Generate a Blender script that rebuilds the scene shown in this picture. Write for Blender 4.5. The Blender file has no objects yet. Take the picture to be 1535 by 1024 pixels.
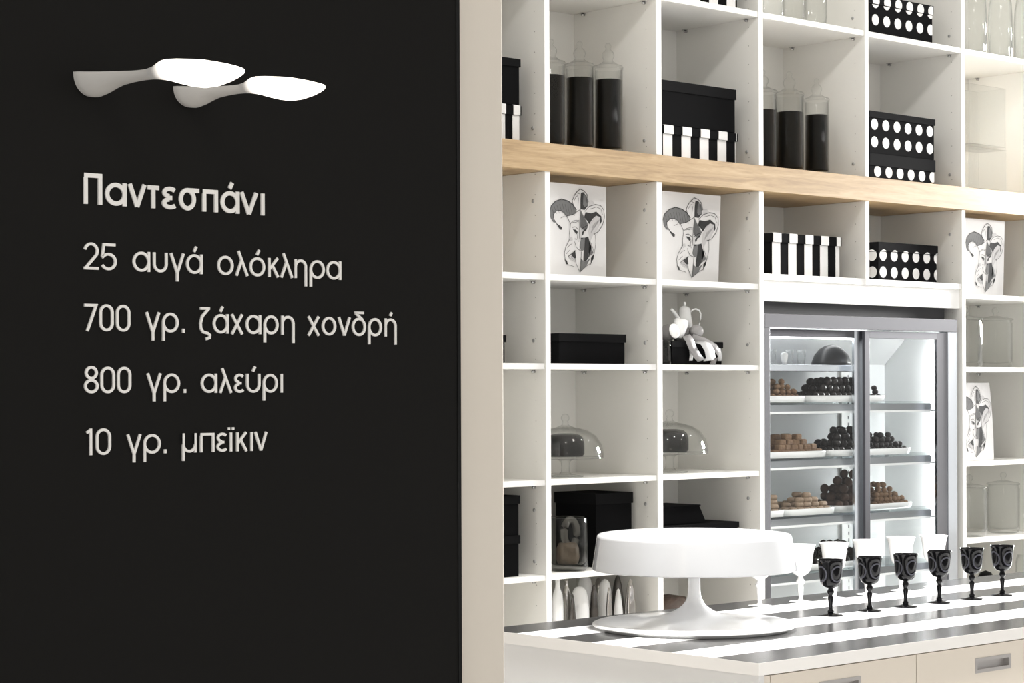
import bpy, bmesh, math, random
from mathutils import Vector, Matrix
R = math.radians
random.seed(7)
SC = bpy.context.scene
COL = SC.collection

# ------------------------------------------------------------------ camera
F, YAW, CY, ROLL = 3133.8, 0.8342957, 586.757, -0.0038117     # pixels / radians, in the 1535x1024 frame
H = 1.53                                                       # eye height
FW = Vector((math.cos(YAW), math.sin(YAW), 0))
RT0 = Vector((math.sin(YAW), -math.cos(YAW), 0))
UP0 = Vector((0, 0, 1))
RT = RT0 * math.cos(ROLL) + UP0 * math.sin(ROLL)
UP = UP0 * math.cos(ROLL) - RT0 * math.sin(ROLL)
EYE = Vector((0, 0, H))
cam = bpy.data.cameras.new('camera')
cam.sensor_fit = 'HORIZONTAL'; cam.sensor_width = 36.0
cam.lens = 36.0 * F / 1535.0
cam.shift_y = (CY - 512.0) / 1535.0
cam.clip_start = 0.05; cam.clip_end = 60
camo = bpy.data.objects.new('camera', cam); COL.objects.link(camo)
m = Matrix.Identity(4)
for i, v in enumerate((RT, UP, -FW)):
    for j in range(3): m[j][i] = v[j]
m.translation = EYE
camo.matrix_world = m
SC.camera = camo

# ------------------------------------------------------------------ light
SC.view_settings.view_transform = 'Standard'
SC.view_settings.look = 'None'
SC.view_settings.gamma = 1.0
SC.view_settings.use_curve_mapping = False
SC.view_settings.exposure = 0.0
SC.cycles.max_bounces = 10
SC.cycles.diffuse_bounces = 5
SC.cycles.transparent_max_bounces = 24
SC.cycles.sample_clamp_indirect = 6.0

w = bpy.data.worlds.new('world'); SC.world = w; w.use_nodes = True
bg = w.node_tree.nodes['Background']
bg.inputs[0].default_value = (1.0, 0.985, 0.96, 1); bg.inputs[1].default_value = 0.90

def area(name, loc, target, size, power, color=(1, .97, .93), shape='DISK', spread=None, sy=None):
    l = bpy.data.lights.new(name, 'AREA'); l.shape = shape; l.size = size
    if sy: l.size_y = sy
    l.energy = power; l.color = color
    if spread: l.spread = spread
    o = bpy.data.objects.new(name, l); COL.objects.link(o)
    o.location = loc
    o.rotation_euler = (Vector(target) - Vector(loc)).to_track_quat('-Z', 'Y').to_euler()
    return o

YS = 4.73                                   # front plane of the shelving
for i, x in enumerate((3.6, 4.7, 5.8, 6.9)):      # ceiling spots that wash the shelving
    area('ceiling_spot', (x, YS - 0.95, 3.55), (x + .15, YS + 0.1, 1.3), 0.16, 5.5, (1, .975, .94))
for (x, y) in ((3.4, 2.9), (4.3, 4.05), (5.2, 2.9), (6.2, 4.0), (7.0, 2.9)):   # ceiling spots aimed at the counter
    area('counter_spot', (x, y, 3.5), (x + .1, 3.45, 0.9), 0.2, 25, (1, .985, .965), spread=R(62))
area('window_light', (11.0, 4.1, 2.5), (4.2, 3.4, 0.95), 1.2, 150, (1, .99, .975), spread=R(46))   # daylight from the right end of the shop
area('corner_spot', (7.6, YS - .95, 2.75), (6.98, YS + .2, 2.6), 0.2, 4.5, (1, .99, .97), spread=R(50))
area('room_light', (0.6, 0.0, 3.5), (1.9, 2.5, 1.4), 1.2, 22, (1, .96, .9))

# ------------------------------------------------------------------ pixel <-> place
def ray(px, py): return FW + RT * ((px - 767.5) / F) + UP * ((CY - py) / F)
def onY(px, py, Y): d = ray(px, py); return EYE + d * (Y / d.y)
def onZ(px, py, Z): d = ray(px, py); return EYE + d * ((Z - H) / d.z)
def onX(px, py, X): d = ray(px, py); return EYE + d * (X / d.x)
def XatY(px, Y, py=CY): return onY(px, py, Y).x
def ZatY(px, py, Y): return onY(px, py, Y).z

# ------------------------------------------------------------------ materials
MATS = {}
def mat(name, col, rough=.5, metal=0, spec=.5, coat=0, emit=None, estr=0, bump=None, var=None, alpha=None):
    if name in MATS: return MATS[name]
    M = bpy.data.materials.new(name); M.use_nodes = True
    nt = M.node_tree; b = nt.nodes['Principled BSDF']
    b.inputs['Base Color'].default_value = (*col, 1)
    b.inputs['Roughness'].default_value = rough
    b.inputs['Metallic'].default_value = metal
    b.inputs['Specular IOR Level'].default_value = spec
    b.inputs['Coat Weight'].default_value = coat
    b.inputs['Coat Roughness'].default_value = .05
    if emit:
        b.inputs['Emission Color'].default_value = (*emit, 1); b.inputs['Emission Strength'].default_value = estr
    tc = None
    if bump or var:
        tc = nt.nodes.new('ShaderNodeTexCoord')
        nz = nt.nodes.new('ShaderNodeTexNoise')
        nz.inputs['Scale'].default_value = (bump or var)[0]; nz.inputs['Detail'].default_value = 4
        nt.links.new(tc.outputs['Object'], nz.inputs['Vector'])
        if bump:
            bp = nt.nodes.new('ShaderNodeBump'); bp.inputs['Strength'].default_value = bump[1]
            bp.inputs['Distance'].default_value = bump[2]
            nt.links.new(nz.outputs['Fac'], bp.inputs['Height']); nt.links.new(bp.outputs['Normal'], b.inputs['Normal'])
        if var:
            mx = nt.nodes.new('ShaderNodeMix'); mx.data_type = 'RGBA'
            mx.inputs['A'].default_value = (*[c * (1 - var[1]) for c in col], 1)
            mx.inputs['B'].default_value = (*[min(1, c * (1 + var[1])) for c in col], 1)
            nt.links.new(nz.outputs['Fac'], mx.inputs['Factor']); nt.links.new(mx.outputs['Result'], b.inputs['Base Color'])
    MATS[name] = M
    return M

def glass_mat(name, tint=(.985, .988, .985), edge=(.78, .79, .78), refl=.95, p=3.2, base=.012):
    """thin clear glass: transparent, with a reflection and a slight body tint that grow at grazing angles"""
    M = bpy.data.materials.new(name); M.use_nodes = True
    nt = M.node_tree; nt.nodes.clear(); L = nt.links.new
    out = nt.nodes.new('ShaderNodeOutputMaterial')
    tr = nt.nodes.new('ShaderNodeBsdfTransparent'); gl = nt.nodes.new('ShaderNodeBsdfGlossy')
    gl.inputs['Roughness'].default_value = .04
    lw = nt.nodes.new('ShaderNodeLayerWeight'); lw.inputs['Blend'].default_value = .5
    pw = nt.nodes.new('ShaderNodeMath'); pw.operation = 'POWER'; pw.inputs[1].default_value = p
    mc = nt.nodes.new('ShaderNodeMix'); mc.data_type = 'RGBA'
    mc.inputs['A'].default_value = (*tint, 1); mc.inputs['B'].default_value = (*edge, 1)
    mu = nt.nodes.new('ShaderNodeMath'); mu.operation = 'MULTIPLY_ADD'; mu.inputs[1].default_value = refl; mu.inputs[2].default_value = base
    mx = nt.nodes.new('ShaderNodeMixShader')
    L(lw.outputs['Facing'], pw.inputs[0]); L(pw.outputs[0], mc.inputs['Factor']); L(mc.outputs['Result'], tr.inputs['Color'])
    L(pw.outputs[0], mu.inputs[0]); L(mu.outputs[0], mx.inputs['Fac'])
    L(tr.outputs[0], mx.inputs[1]); L(gl.outputs[0], mx.inputs[2]); L(mx.outputs[0], out.inputs['Surface'])
    MATS[name] = M
    return M

def wood_mat(name):
    M = bpy.data.materials.new(name); M.use_nodes = True
    nt = M.node_tree; b = nt.nodes['Principled BSDF']; L = nt.links.new
    tc = nt.nodes.new('ShaderNodeTexCoord'); mp = nt.nodes.new('ShaderNodeMapping')
    mp.inputs['Scale'].default_value = (1.6, 1, 22)
    n1 = nt.nodes.new('ShaderNodeTexNoise'); n1.inputs['Scale'].default_value = 2.2; n1.inputs['Detail'].default_value = 8
    n1.inputs['Distortion'].default_value = 1.4
    n2 = nt.nodes.new('ShaderNodeTexNoise'); n2.inputs['Scale'].default_value = 14; n2.inputs['Detail'].default_value = 5
    mp2 = nt.nodes.new('ShaderNodeMapping'); mp2.inputs['Scale'].default_value = (2, 1, 40)
    cr = nt.nodes.new('ShaderNodeValToRGB')
    cr.color_ramp.elements[0].position = .3; cr.color_ramp.elements[0].color = (.30, .192, .092, 1)
    cr.color_ramp.elements[1].position = .7; cr.color_ramp.elements[1].color = (.485, .345, .195, 1)
    e = cr.color_ramp.elements.new(.5); e.color = (.405, .275, .138, 1)
    ad = nt.nodes.new('ShaderNodeMath'); ad.operation = 'MULTIPLY_ADD'; ad.inputs[1].default_value = .35
    L(tc.outputs['Object'], mp.inputs['Vector']); L(mp.outputs[0], n1.inputs['Vector'])
    L(tc.outputs['Object'], mp2.inputs['Vector']); L(mp2.outputs[0], n2.inputs['Vector'])
    L(n2.outputs['Fac'], ad.inputs[0]); 
    sb = nt.nodes.new('ShaderNodeMath'); sb.operation = 'SUBTRACT'; sb.inputs[1].default_value = .17
    L(n1.outputs['Fac'], sb.inputs[0]); L(sb.outputs[0], ad.inputs[2])
    L(ad.outputs[0], cr.inputs['Fac']); L(cr.outputs['Color'], b.inputs['Base Color'])
    b.inputs['Roughness'].default_value = .45
    MATS[name] = M
    return M

WHITE = mat('white_melamine', (.83, .82, .785), .42, spec=.35)
WEDGE = mat('white_edge_band', (.86, .855, .84), .35)
HOLE = mat('drilled_hole', (.30, .29, .26), .7)
CHROME = mat('chrome', (.62, .62, .63), .22, 1)
STEEL = mat('brushed_steel', (.23, .23, .245), .26, 1, var=(60, .06))
STEELD = mat('steel_dark', (.10, .10, .11), .4, 1)
BANDGREY = mat('band_grey', (.26, .27, .28), .35, .9)
ALU = mat('aluminium', (.68, .71, .75), .24, 1)
OAK = wood_mat('oak')
BLACKC = mat('black_card', (.0065, .0065, .007), .8, spec=.03, bump=(180, .15, .001))
BLACKL = mat('black_card_lid', (.0085, .0085, .009), .75, spec=.04, bump=(180, .15, .001))
WCARD = mat('white_card', (.78, .77, .76), .5)
DARKSLOT = mat('dark_gap', (.05, .05, .055), .6)
PANEL = mat('black_wall_paint', (.0078, .0074, .0068), .6, spec=.1, bump=(90, .12, .002), var=(3, .12))
PEDGE = mat('darker_black', (.002, .002, .002), .5, spec=.2)
CREAM = mat('cream_wall_paint', (.745, .685, .605), .7, bump=(220, .08, .001))
LETTER = mat('off_white_lettering', (.86, .84, .81), .6)
FLOORM = mat('grey_floor', (.60, .58, .55), .4, var=(4, .08))
CEIL = mat('white_ceiling', (.8, .8, .79), .8)
WALLM = mat('white_wall', (.78, .77, .75), .8)
CTWHITE = mat('counter_white', (.90, .90, .90), .16, coat=.3)
CTBLACK = mat('counter_black', (.024, .0235, .023), .22, spec=.38)
CTCREAM = mat('counter_front', (.72, .66, .58), .4)
CTEND = mat('counter_end', (.72, .72, .72), .4)
PORC = mat('white_porcelain', (.90, .90, .90), .2, coat=.4)
OPAL = mat('white_opal_glass', (.88, .88, .88), .12, coat=.6)
JET = mat('black_glass', (.003, .003, .0035), .07, spec=.13)
JETRING = mat('black_glass_cut_ring', (.045, .045, .055), .4, spec=.15)
BEAN = mat('black_filling', (.007, .007, .007), .6, spec=.1)
GLASS = glass_mat('clear_glass')
GLASSB = glass_mat('pane_glass', (.985, .99, .99), (.9, .92, .92), .2, base=.012)
SHELFGL = glass_mat('shelf_glass', (.93, .95, .95), (.55, .62, .63), .6)
SMOKE = glass_mat('smoked_glass', (.84, .84, .82), (.40, .40, .41), .6)
PAPER = mat('paper', (.62, .61, .605), .8)
INK = mat('ink_black', (.02, .02, .02), .8)
INKG = mat('ink_grey', (.13, .13, .13), .8)
INKL = mat('ink_light_grey', (.47, .46, .46), .8)
ORGZ = mat('grey_ribbon', (.30, .29, .29), .45, var=(30, .25))
RIBW = mat('white_ribbon', (.70, .70, .71), .35)
FRWHITE = mat('fridge_liner', (.80, .82, .82), .35)
TUBE = mat('light_tube', (1, 1, 1), .5, emit=(1, 1, 1), estr=14)
TUBE2 = mat('ceiling_tube', (1, 1, 1), .5, emit=(1, 1, 1), estr=5)
LAMPW = mat('lamp_white', (.86, .83, .79), .35, coat=.3)
CHOC = mat('dark_chocolate', (.011, .0075, .007), .35, spec=.3, bump=(60, .5, .004))
BISC = mat('brown_biscuit', (.19, .11, .058), .75, bump=(90, .6, .004), var=(40, .35))
COCOA = mat('cocoa_truffle', (.07, .037, .024), .8, bump=(90, .6, .003), var=(40, .3))
PALE = mat('pale_biscuit', (.27, .19, .125), .75, bump=(90, .6, .003), var=(40, .3))
CRUST = mat('dark_crust', (.05, .028, .018), .55, bump=(50, .8, .01), var=(30, .6))

# ------------------------------------------------------------------ mesh collector
class MB:
    def __init__(s): s.v = []; s.f = []; s.mi = []; s.sm = []
    def add(s, vs, fs, mi=0, smooth=False):
        n = len(s.v); s.v += [tuple(v) for v in vs]
        for f in fs: s.f.append([n + i for i in f]); s.mi.append(mi); s.sm.append(smooth)
        return s
    def box(s, x0, x1, y0, y1, z0, z1, mi=0, taper=1.0, fmi=None):
        cx, cy = (x0 + x1) / 2, (y0 + y1) / 2
        vs = []
        for z, k in ((z0, taper), (z1, 1)):
            for (x, y) in ((x0, y0), (x1, y0), (x1, y1), (x0, y1)): vs.append((cx + (x - cx) * k, cy + (y - cy) * k, z))
        fs = [[3, 2, 1, 0], [4, 5, 6, 7], [0, 1, 5, 4], [1, 2, 6, 5], [2, 3, 7, 6], [3, 0, 4, 7]]
        s.add(vs, fs, mi)
        if fmi is not None: s.mi[-4] = fmi
        return s
    def lathe(s, prof, c=(0, 0, 0), n=40, mi=0, smooth=True, cap0=False, cap1=False, sx=1, sy=1):
        vs = []; fs = []; k = len(prof)
        for (r, z) in prof:
            for i in range(n):
                a = 2 * math.pi * i / n
                vs.append((c[0] + r * sx * math.cos(a), c[1] + r * sy * math.sin(a), c[2] + z))
        for j in range(k - 1):
            for i in range(n):
                i2 = (i + 1) % n
                fs.append([j * n + i, j * n + i2, (j + 1) * n + i2, (j + 1) * n + i])
        if cap0: fs.append([i for i in range(n)][::-1])
        if cap1: fs.append([(k - 1) * n + i for i in range(n)])
        return s.add(vs, fs, mi, smooth)
    def tube(s, path, r, n=10, mi=0, closed=False):
        P = [Vector(p) for p in path]; m_ = len(P); vs = []; fs = []
        rr = r if isinstance(r, (list, tuple)) else [r] * m_
        up = Vector((0, 0, 1))
        for i, p in enumerate(P):
            a = P[i - 1] if i or closed else P[0]; b = P[(i + 1) % m_] if i < m_ - 1 or closed else P[-1]
            t = (b - a).normalized()
            u = up if abs(t.dot(up)) < .95 else Vector((1, 0, 0))
            sx = t.cross(u).normalized(); sy_ = sx.cross(t)
            for k in range(n):
                an = 2 * math.pi * k / n
                vs.append(p + (sx * math.cos(an) + sy_ * math.sin(an)) * rr[i])
        for i in range(m_ if closed else m_ - 1):
            j = (i + 1) % m_
            for k in range(n):
                k2 = (k + 1) % n
                fs.append([i * n + k, i * n + k2, j * n + k2, j * n + k])
        if not closed: fs += [list(range(n))[::-1], [(m_ - 1) * n + k for k in range(n)]]
        return s.add(vs, fs, mi, True)
    def build(s, name, mats, parent=None, at=None, bevel=0, seg=2, auto=True):
        if not isinstance(mats, (list, tuple)): mats = [mats]
        o0 = Vector(at) if at is not None else (Vector(parent['_abs']) if parent is not None and '_abs' in parent else Vector((0, 0, 0)))
        me = bpy.data.meshes.new(name)
        me.from_pydata([tuple(Vector(v) - o0) for v in s.v], [], s.f)
        for m_ in mats: me.materials.append(m_)
        for p, i, sm in zip(me.polygons, s.mi, s.sm): p.material_index = i; p.use_smooth = sm
        bm = bmesh.new(); bm.from_mesh(me)
        bmesh.ops.recalc_face_normals(bm, faces=bm.faces)
        bm.to_mesh(me); bm.free()
        o = bpy.data.objects.new(name, me); COL.objects.link(o)
        if parent is not None: o.parent = parent; o['_abs'] = tuple(o0)
        else: o.location = o0; o['_abs'] = tuple(o0)
        if parent is not None and at is not None:
            o.location = o0 - Vector(parent['_abs'])
        if bevel:
            b = o.modifiers.new('bevel', 'BEVEL'); b.width = bevel; b.segments = seg; b.limit_method = 'ANGLE'; b.angle_limit = R(40)
            b.harden_normals = False
        return o

def thing(name, loc, label, cat, group=None, rz=0):
    o = bpy.data.objects.new(name, None); COL.objects.link(o)
    o.empty_display_size = .05
    o.location = loc; o['_abs'] = tuple(loc); o.rotation_euler = (0, 0, rz)
    o['label'] = label; o['category'] = cat
    if group: o['group'] = group
    return o
def tag(o, label, cat, group=None, kind=None):
    o['label'] = label; o['category'] = cat
    if group: o['group'] = group
    if kind: o['kind'] = kind
    return o
def struct(o, label, cat):
    o['kind'] = 'structure'; o['label'] = label; o['category'] = cat
    return o
CH = {}
def copy_tree(o, loc=None, label=None, parent=None, rz=None, group=None):
    c = o.copy(); COL.objects.link(c)
    if parent is not None: c.parent = parent
    if loc is not None: c.location = loc
    if rz is not None: c.rotation_euler = (c.rotation_euler[0], c.rotation_euler[1], rz)
    if label: c['label'] = label
    if group: c['group'] = group
    for ch in [x for x in bpy.data.objects if x.parent == o]:
        copy_tree(ch, parent=c)
    return c

# ================================================================== the room
CT = H - 0.61                               # counter top height
YW = 2.50                                   # face of the black panel
xw = XatY(755, YW + .025)
struct(MB().box(-1.0, xw, YW + .025, YW + .20, 0, 3.6).build('wall_left', CREAM, bevel=.002), 'cream painted end of wall behind the black panel', 'wall')
struct(MB().box(-2, 13, -2, YS + .6, -.05, 0).build('floor', FLOORM), 'plain grey floor of the shop', 'floor')
struct(MB().box(-2, 13, -2, YS + .6, 3.6, 3.65).build('ceiling', CEIL), 'flat white ceiling of the shop', 'ceiling')
struct(MB().box(-1, 13, YS + .42, YS + .5, 0, 3.6).build('wall_back', WALLM), 'white wall behind the shelving', 'wall')

# black panel with the recipe
xp = XatY(690.5, YW, 600)
xtr = XatY(685.5, YW, 600)
panel = thing('recipe_panel', (XatY(345, YW), YW, 0), 'tall matt black wall panel lettered with a Greek sponge cake recipe', 'wall panel')
MB().box(-.9, xtr, YW, YW + .024, .03, 3.55).build('board', PANEL, panel)
MB().box(xtr, xp, YW - .001, YW + .024, .03, 3.55).build('dark_strip', PEDGE, panel)  # darker black strip down the right edge of the board

# --- monoline Greek lettering: every glyph is a list of centre lines in a box W wide, x-height 1
def ell(cx, cy, a, b, a0=0, a1=360, n=28):
    return [(cx + a * math.cos(R(a0 + (a1 - a0) * i / n)), cy + b * math.sin(R(a0 + (a1 - a0) * i / n))) for i in range(n + 1)]
def glyph(ch, W, t):
    h = t / 2; x0, x1 = h, W - h; cx = W / 2; a = (W - t) / 2; b = .5 - h + .0; CAP = 1.33
    acc = [[(cx - .02, 1.12), (cx + .12, 1.38)]]
    O = ell(cx, .5, a, .5 - h)
    if ch == 'ο': return [O]
    if ch == 'α': return [O, [(x1, 0), (x1, 1)]]
    if ch == 'ά': return glyph('α', W, t) + acc
    if ch == 'ό': return [O] + acc
    if ch == 'υ': return [[(x0, 1)] + ell(cx, a + h, a, a, 180, 360) + [(x1, 1)]]
    if ch == 'ύ': return glyph('υ', W, t) + acc
    if ch == 'γ': return [[(x0, 1), (cx, .0)], [(x1, 1), (cx, .0)], [(cx, .06), (cx, -.42)]]
    if ch == 'λ': return [[(.24 * W, 1.28), (x1, 0)], [(.50 * W, .84), (x0, 0)]]
    if ch == 'κ': return [[(x0, 0), (x0, 1)], [(x1 - .02, 1), (x0, .40)], [(.36 * W, .62), (x1, 0)]]
    if ch in 'ηή':
        g = [[(x0, 0), (x0, 1)], [(x0, 1 - h - a)] + ell(cx, 1 - h - a, a, a, 180, 0) + [(x1, -.42)]]
        return g + ([[(cx - .02, 1.14), (cx + .08, 1.33)]] if ch == 'ή' else [])
    if ch == 'ρ': return [O, [(x0, .5), (x0, -.42)]]
    if ch == '2':
        top = ell(cx, CAP - h - a, a, a, 170, -38, 20)
        return [top + [(x0 + .02, h)], [(0, h), (W, h)]]
    if ch == '5':
        return [[(x1, CAP - h), (x0 + .10, CAP - h), (x0 + .02, .70)] + ell(cx - .02, .43, a + .02, .43 - h, 140, -150, 24)]
    if ch == '7': return [[(0, CAP - h), (x1, CAP - h), (.22 * W, 0)]]
    if ch == '0':
        return [ell(cx, CAP - h - a, a, a, 0, 180, 16) + ell(cx, h + a, a, a, 180, 360, 16) + [(x1, CAP - h - a)]]
    if ch == '8': return [ell(cx, .36, a, .36 - h), ell(cx, 1.02, a * .86, .31 - h + .03)]
    if ch == '1': return [[(x0, 1.12), (x1 - .02, CAP - h * 1.2)], [(x1, CAP), (x1, 0)]]
    if ch == '.': return [[(cx, 0), (cx, t * 1.5)]]
    if ch == 'ζ':
        return [[(0.05, CAP - h), (x1, CAP - h)], [(x1 - .06, CAP - h), (.25 * W, .86), (x0, .5), (x0 + .02, .25), (.3 * W, .06), (.72 * W, .0), (x1, -.1), (x1 - .03, -.24), (.55 * W, -.30)]]
    if ch == 'χ': return [[(x0, 1), (x1, -.02)], [(x1, 1), (x0, -.02)]]
    if ch == 'ν': return [[(x0, 1), (cx, .02)], [(x1, 1), (cx, .02)]]
    if ch == 'δ': return [O, [(x1 - .08, CAP - h), (.28 * W, CAP - h), (.30 * W, CAP - .12), (.74 * W, .90)]]
    if ch == 'μ': return [[(x0, 1), (x0, -.42)], [(x0, 1)] + ell(cx, a + h, a, a, 180, 360) + [(x1, 1)], [(x1, 1), (x1, 0)]]
    if ch == 'π': return [[(0, 1 - h), (W, 1 - h)], [(x0, 0), (x0, 1)], [(x1, 0), (x1, 1)]]
    if ch == 'ε': return [ell(cx + .06, .74, a, .26 - h, 35, 262, 18), ell(cx + .06, .265, a + .02, .265 - h, 98, 325, 18), [(cx + .0, .505), (cx + .16, .505)]]
    if ch == 'ι': return [[(cx, 0), (cx, 1)]]
    if ch == 'ϊ': return [[(cx, 0), (cx, 1)], [(cx - .13, 1.14), (cx - .13, 1.14 + t)], [(cx + .13, 1.14), (cx + .13, 1.14 + t)]]
    if ch == 'τ': return [[(0, 1 - h), (W, 1 - h)], [(cx, 0), (cx, 1)]]
    if ch == 'σ': 
        a2 = (W * .84 - t) / 2
        return [ell(h + a2, .5, a2, .5 - h), [(h + a2, 1 - h), (W, 1 - h)]]
    if ch == 'Π': return [[(x0, 0), (x0, CAP)], [(x1, 0), (x1, CAP)], [(0, CAP - h), (W, CAP - h)]]
    return []
def ribbon2d(pts, t):
    P = [Vector(p) for p in pts]; L = []; Rr = []
    closed = (P[0] - P[-1]).length < 1e-5
    n = len(P)
    for i in range(n):
        a = P[i - 1] if i > 0 else (P[-2] if closed else P[0])
        b = P[i + 1] if i < n - 1 else (P[1] if closed else P[-1])
        d1 = (P[i] - a); d2 = (b - P[i])
        if d1.length < 1e-9: d1 = d2
        if d2.length < 1e-9: d2 = d1
        d1.normalize(); d2.normalize()
        n1 = Vector((-d1.y, d1.x)); n2 = Vector((-d2.y, d2.x))
        mn = (n1 + n2)
        if mn.length < 1e-6: mn = n1
        mn.normalize(); k = min(2.0, 1 / max(.3, mn.dot(n1)))
        L.append(P[i] + mn * (t / 2 * k)); Rr.append(P[i] - mn * (t / 2 * k))
    return L, Rr
def ribbon_mesh(mb, pts, t, fn, depth, mi=0):
    """fn(x, z) -> world point on the carrier; depth = offset towards -Y"""
    L, Rr = ribbon2d(pts, t); n = len(L)
    vs = []
    for d in (0, depth):
        for p in L: vs.append(fn(p.x, p.y, d))
        for p in Rr: vs.append(fn(p.x, p.y, d))
    fs = []
    for i in range(n - 1):
        fs.append([2 * n + i, 2 * n + i + 1, 3 * n + i + 1, 3 * n + i])
        fs.append([i, i + 1, 2 * n + i + 1, 2 * n + i]); fs.append([n + i, n + i + 1, 3 * n + i + 1, 3 * n + i])
    fs.append([0, n, 3 * n, 2 * n]); fs.append([n - 1, 2 * n - 1, 4 * n - 1, 3 * n - 1])
    mb.add(vs, fs, mi)
def text_line(name, chars, edges, ox, oy, sc, base_px, xh_px, tk):
    (ax, ay), (bx, by) = base_px
    p0 = onY(ax, ay, YW); p1 = onY(bx, by, YW)
    za = (p0.z + p1.z) / 2
    mid = (onY((ax + bx) / 2, (ay + by) / 2, YW) - EYE).dot(FW)
    xh = xh_px / F * mid
    words = []; last = None
    for ch, (l, r) in zip(chars, edges):
        if last is None or l - last > 30: words.append([])
        words[-1].append((ch, l, r)); last = r
    first = None
    for wd in words:
        wo = None
        for q, (ch, l, r) in enumerate(wd):
            mb = MB()
            X0 = XatY(ox + l / sc, YW, ay); X1 = XatY(ox + r / sc, YW, ay)
            W = (X1 - X0) / xh
            for k, st in enumerate(glyph(ch, W, tk)):
                ribbon_mesh(mb, st, tk, lambda x, z, d: (X0 + x * xh, YW - .0002 - d, za + z * xh), .0025 + .0001 * k)
            o = mb.build('recipe_word' if wo is None else 'letter', LETTER, panel if wo is None else wo)
            if wo is None: wo = o
            first = first or o
    return first
text_line('t', 'Παντεσπάνι', [(163, 263), (281, 397), (405, 506), (512, 575), (588, 670), (685, 794), (813, 897), (913, 1015), (1018, 1117), (1132, 1153)],
          80, 60, 3.6548, ((126.5, 305.7), (391.9, 323.2)), 33.8, .19)['label'] = 'bold heading of the recipe'
text_line('a', '25αυγάολόκληρα', [(70, 133), (143, 210), (279, 352), (366, 427), (437, 500), (507, 576), (640, 708), (716, 772), (777, 842), (856, 902), (907, 962), (968, 1020), (1033, 1096), (1104, 1166)],
          100, 340, 2.844, ((135.2, 402.6), (509.6, 421.6)), 29.2, .135)
text_line('b', '700γρ.ζάχαρηχονδρή', [(73, 128), (137, 197), (208, 268), (333, 396), (405, 474), (489, 501), (563, 612), (621, 687), (697, 750), (761, 825), (837, 899), (912, 967), (1023, 1075), (1085, 1145), (1153, 1207), (1213, 1272), (1282, 1340), (1352, 1402)],
          100, 340, 2.844, ((129.9, 494.7), (514.9, 505.3)), 29.2, .135)
text_line('c', '800γρ.αλεύρι', [(72, 133), (142, 203), (213, 272), (338, 402), (410, 480), (495, 507), (570, 638), (647, 703), (709, 752), (763, 822), (833, 896), (908, 918)],
          100, 340, 2.844, ((135, 588.6), (420.7, 589.3)), 29.2, .135)
text_line('d', '10γρ.μπεϊκιν', [(78, 105), (122, 186), (253, 316), (325, 398), (411, 423), (490, 550), (566, 626), (634, 680), (690, 705), (721, 768), (781, 791), (797, 852)],
          100, 340, 2.844, ((135, 681.8), (374, 676.5)), 29.2, .135)

# spoon-shaped wall lamps
def spoon_lamp(px, py, k, label, droop=0):
    base = onY(px, py, YW)
    root = thing('wall_lamp', tuple(base), label, 'lamp', 'spoon shaped wall lamps')
    # s (out from the wall), half width, depth below rim, rim height
    S = [(0, .027, .032, 0), (.012, .027, .0325, -.001), (.030, .0245, .0285, -.003), (.055, .020, .0215, -.0055), (.075, .0165, .0175, -.007), (.105, .012, .0138, -.010), (.135, .0095, .0122, -.012),
         (.155, .0095, .0128, -.0125), (.172, .0115, .0155, -.0118), (.190, .0155, .021, -.0095), (.205, .019, .0255, -.0084), (.222, .022, .0295, -.009), (.25, .0245, .0335, -.012), (.275, .0245, .034, -.0158),
         (.30, .022, .0295, -.021), (.326, .017, .0215, -.0268), (.345, .011, .0135, -.0318), (.357, .0055, .0065, -.036), (.364, .0006, .0006, -.039)]
    n = 20
    def loft(sec, mb):
        vs = []; fs = []
        for (s_, a, d, z) in sec:
            for i in range(n + 1):
                an = math.pi * i / n
                vs.append((base.x - a * math.cos(an) * 1.0, base.y - s_ * k, base.z + (z - droop * s_ - d * math.sin(an) ** .9) * k))
            vs.append((base.x, base.y - s_ * k, base.z + (z - droop * s_ + .002) * k))
        q = n + 2
        for j in range(len(sec) - 1):
            for i in range(q):
                i2 = (i + 1) % q
                fs.append([j * q + i, j * q + i2, (j + 1) * q + i2, (j + 1) * q + i])
        mb.add(vs, fs, 0, True); return mb
    def fine(sec):
        out = []
        for a, b in zip(sec, sec[1:]):
            for t in range(3): out.append(tuple(a[i] + (b[i] - a[i]) * t / 3 for i in range(4)))
        return out + [sec[-1]]
    S2 = fine(S)
    cut = next(i for i, q in enumerate(S2) if q[0] > .150)
    loft(S2[:cut + 1], MB()).build('arm', LAMPW, root)
    bo = loft(S2[cut:], MB()).build('bowl', LAMPE, root)
    g = bo.data.attributes.new('glow', 'FLOAT', 'POINT')
    q = n + 2
    for i in range(len(bo.data.vertices)):
        s_ = S2[cut + i // q][0] if i // q < len(S2[cut:]) else .3
        g.data[i].value = min(1, max(0, (s_ - .165) / .035)) ** 1.5
LAMPE = bpy.data.materials.new('lamp_glow'); LAMPE.use_nodes = True
_nt = LAMPE.node_tree; _b = _nt.nodes['Principled BSDF']
_b.inputs['Base Color'].default_value = (.85, .83, .8, 1); _b.inputs['Roughness'].default_value = .3
_b.inputs['Emission Color'].default_value = (1, .93, .84, 1); _at = _nt.nodes.new('ShaderNodeAttribute'); _at.attribute_name = 'glow'
_mu = _nt.nodes.new('ShaderNodeMath'); _mu.operation = 'MULTIPLY'; _mu.inputs[1].default_value = 1.9
_nt.links.new(_at.outputs['Fac'], _mu.inputs[0]); _nt.links.new(_mu.outputs[0], _b.inputs['Emission Strength'])
spoon_lamp(136, 110.5, 1.0, 'left spoon shaped white wall lamp lit on the black panel')
spoon_lamp(284, 132, .87, 'right spoon shaped white wall lamp lit on the black panel')

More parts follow.
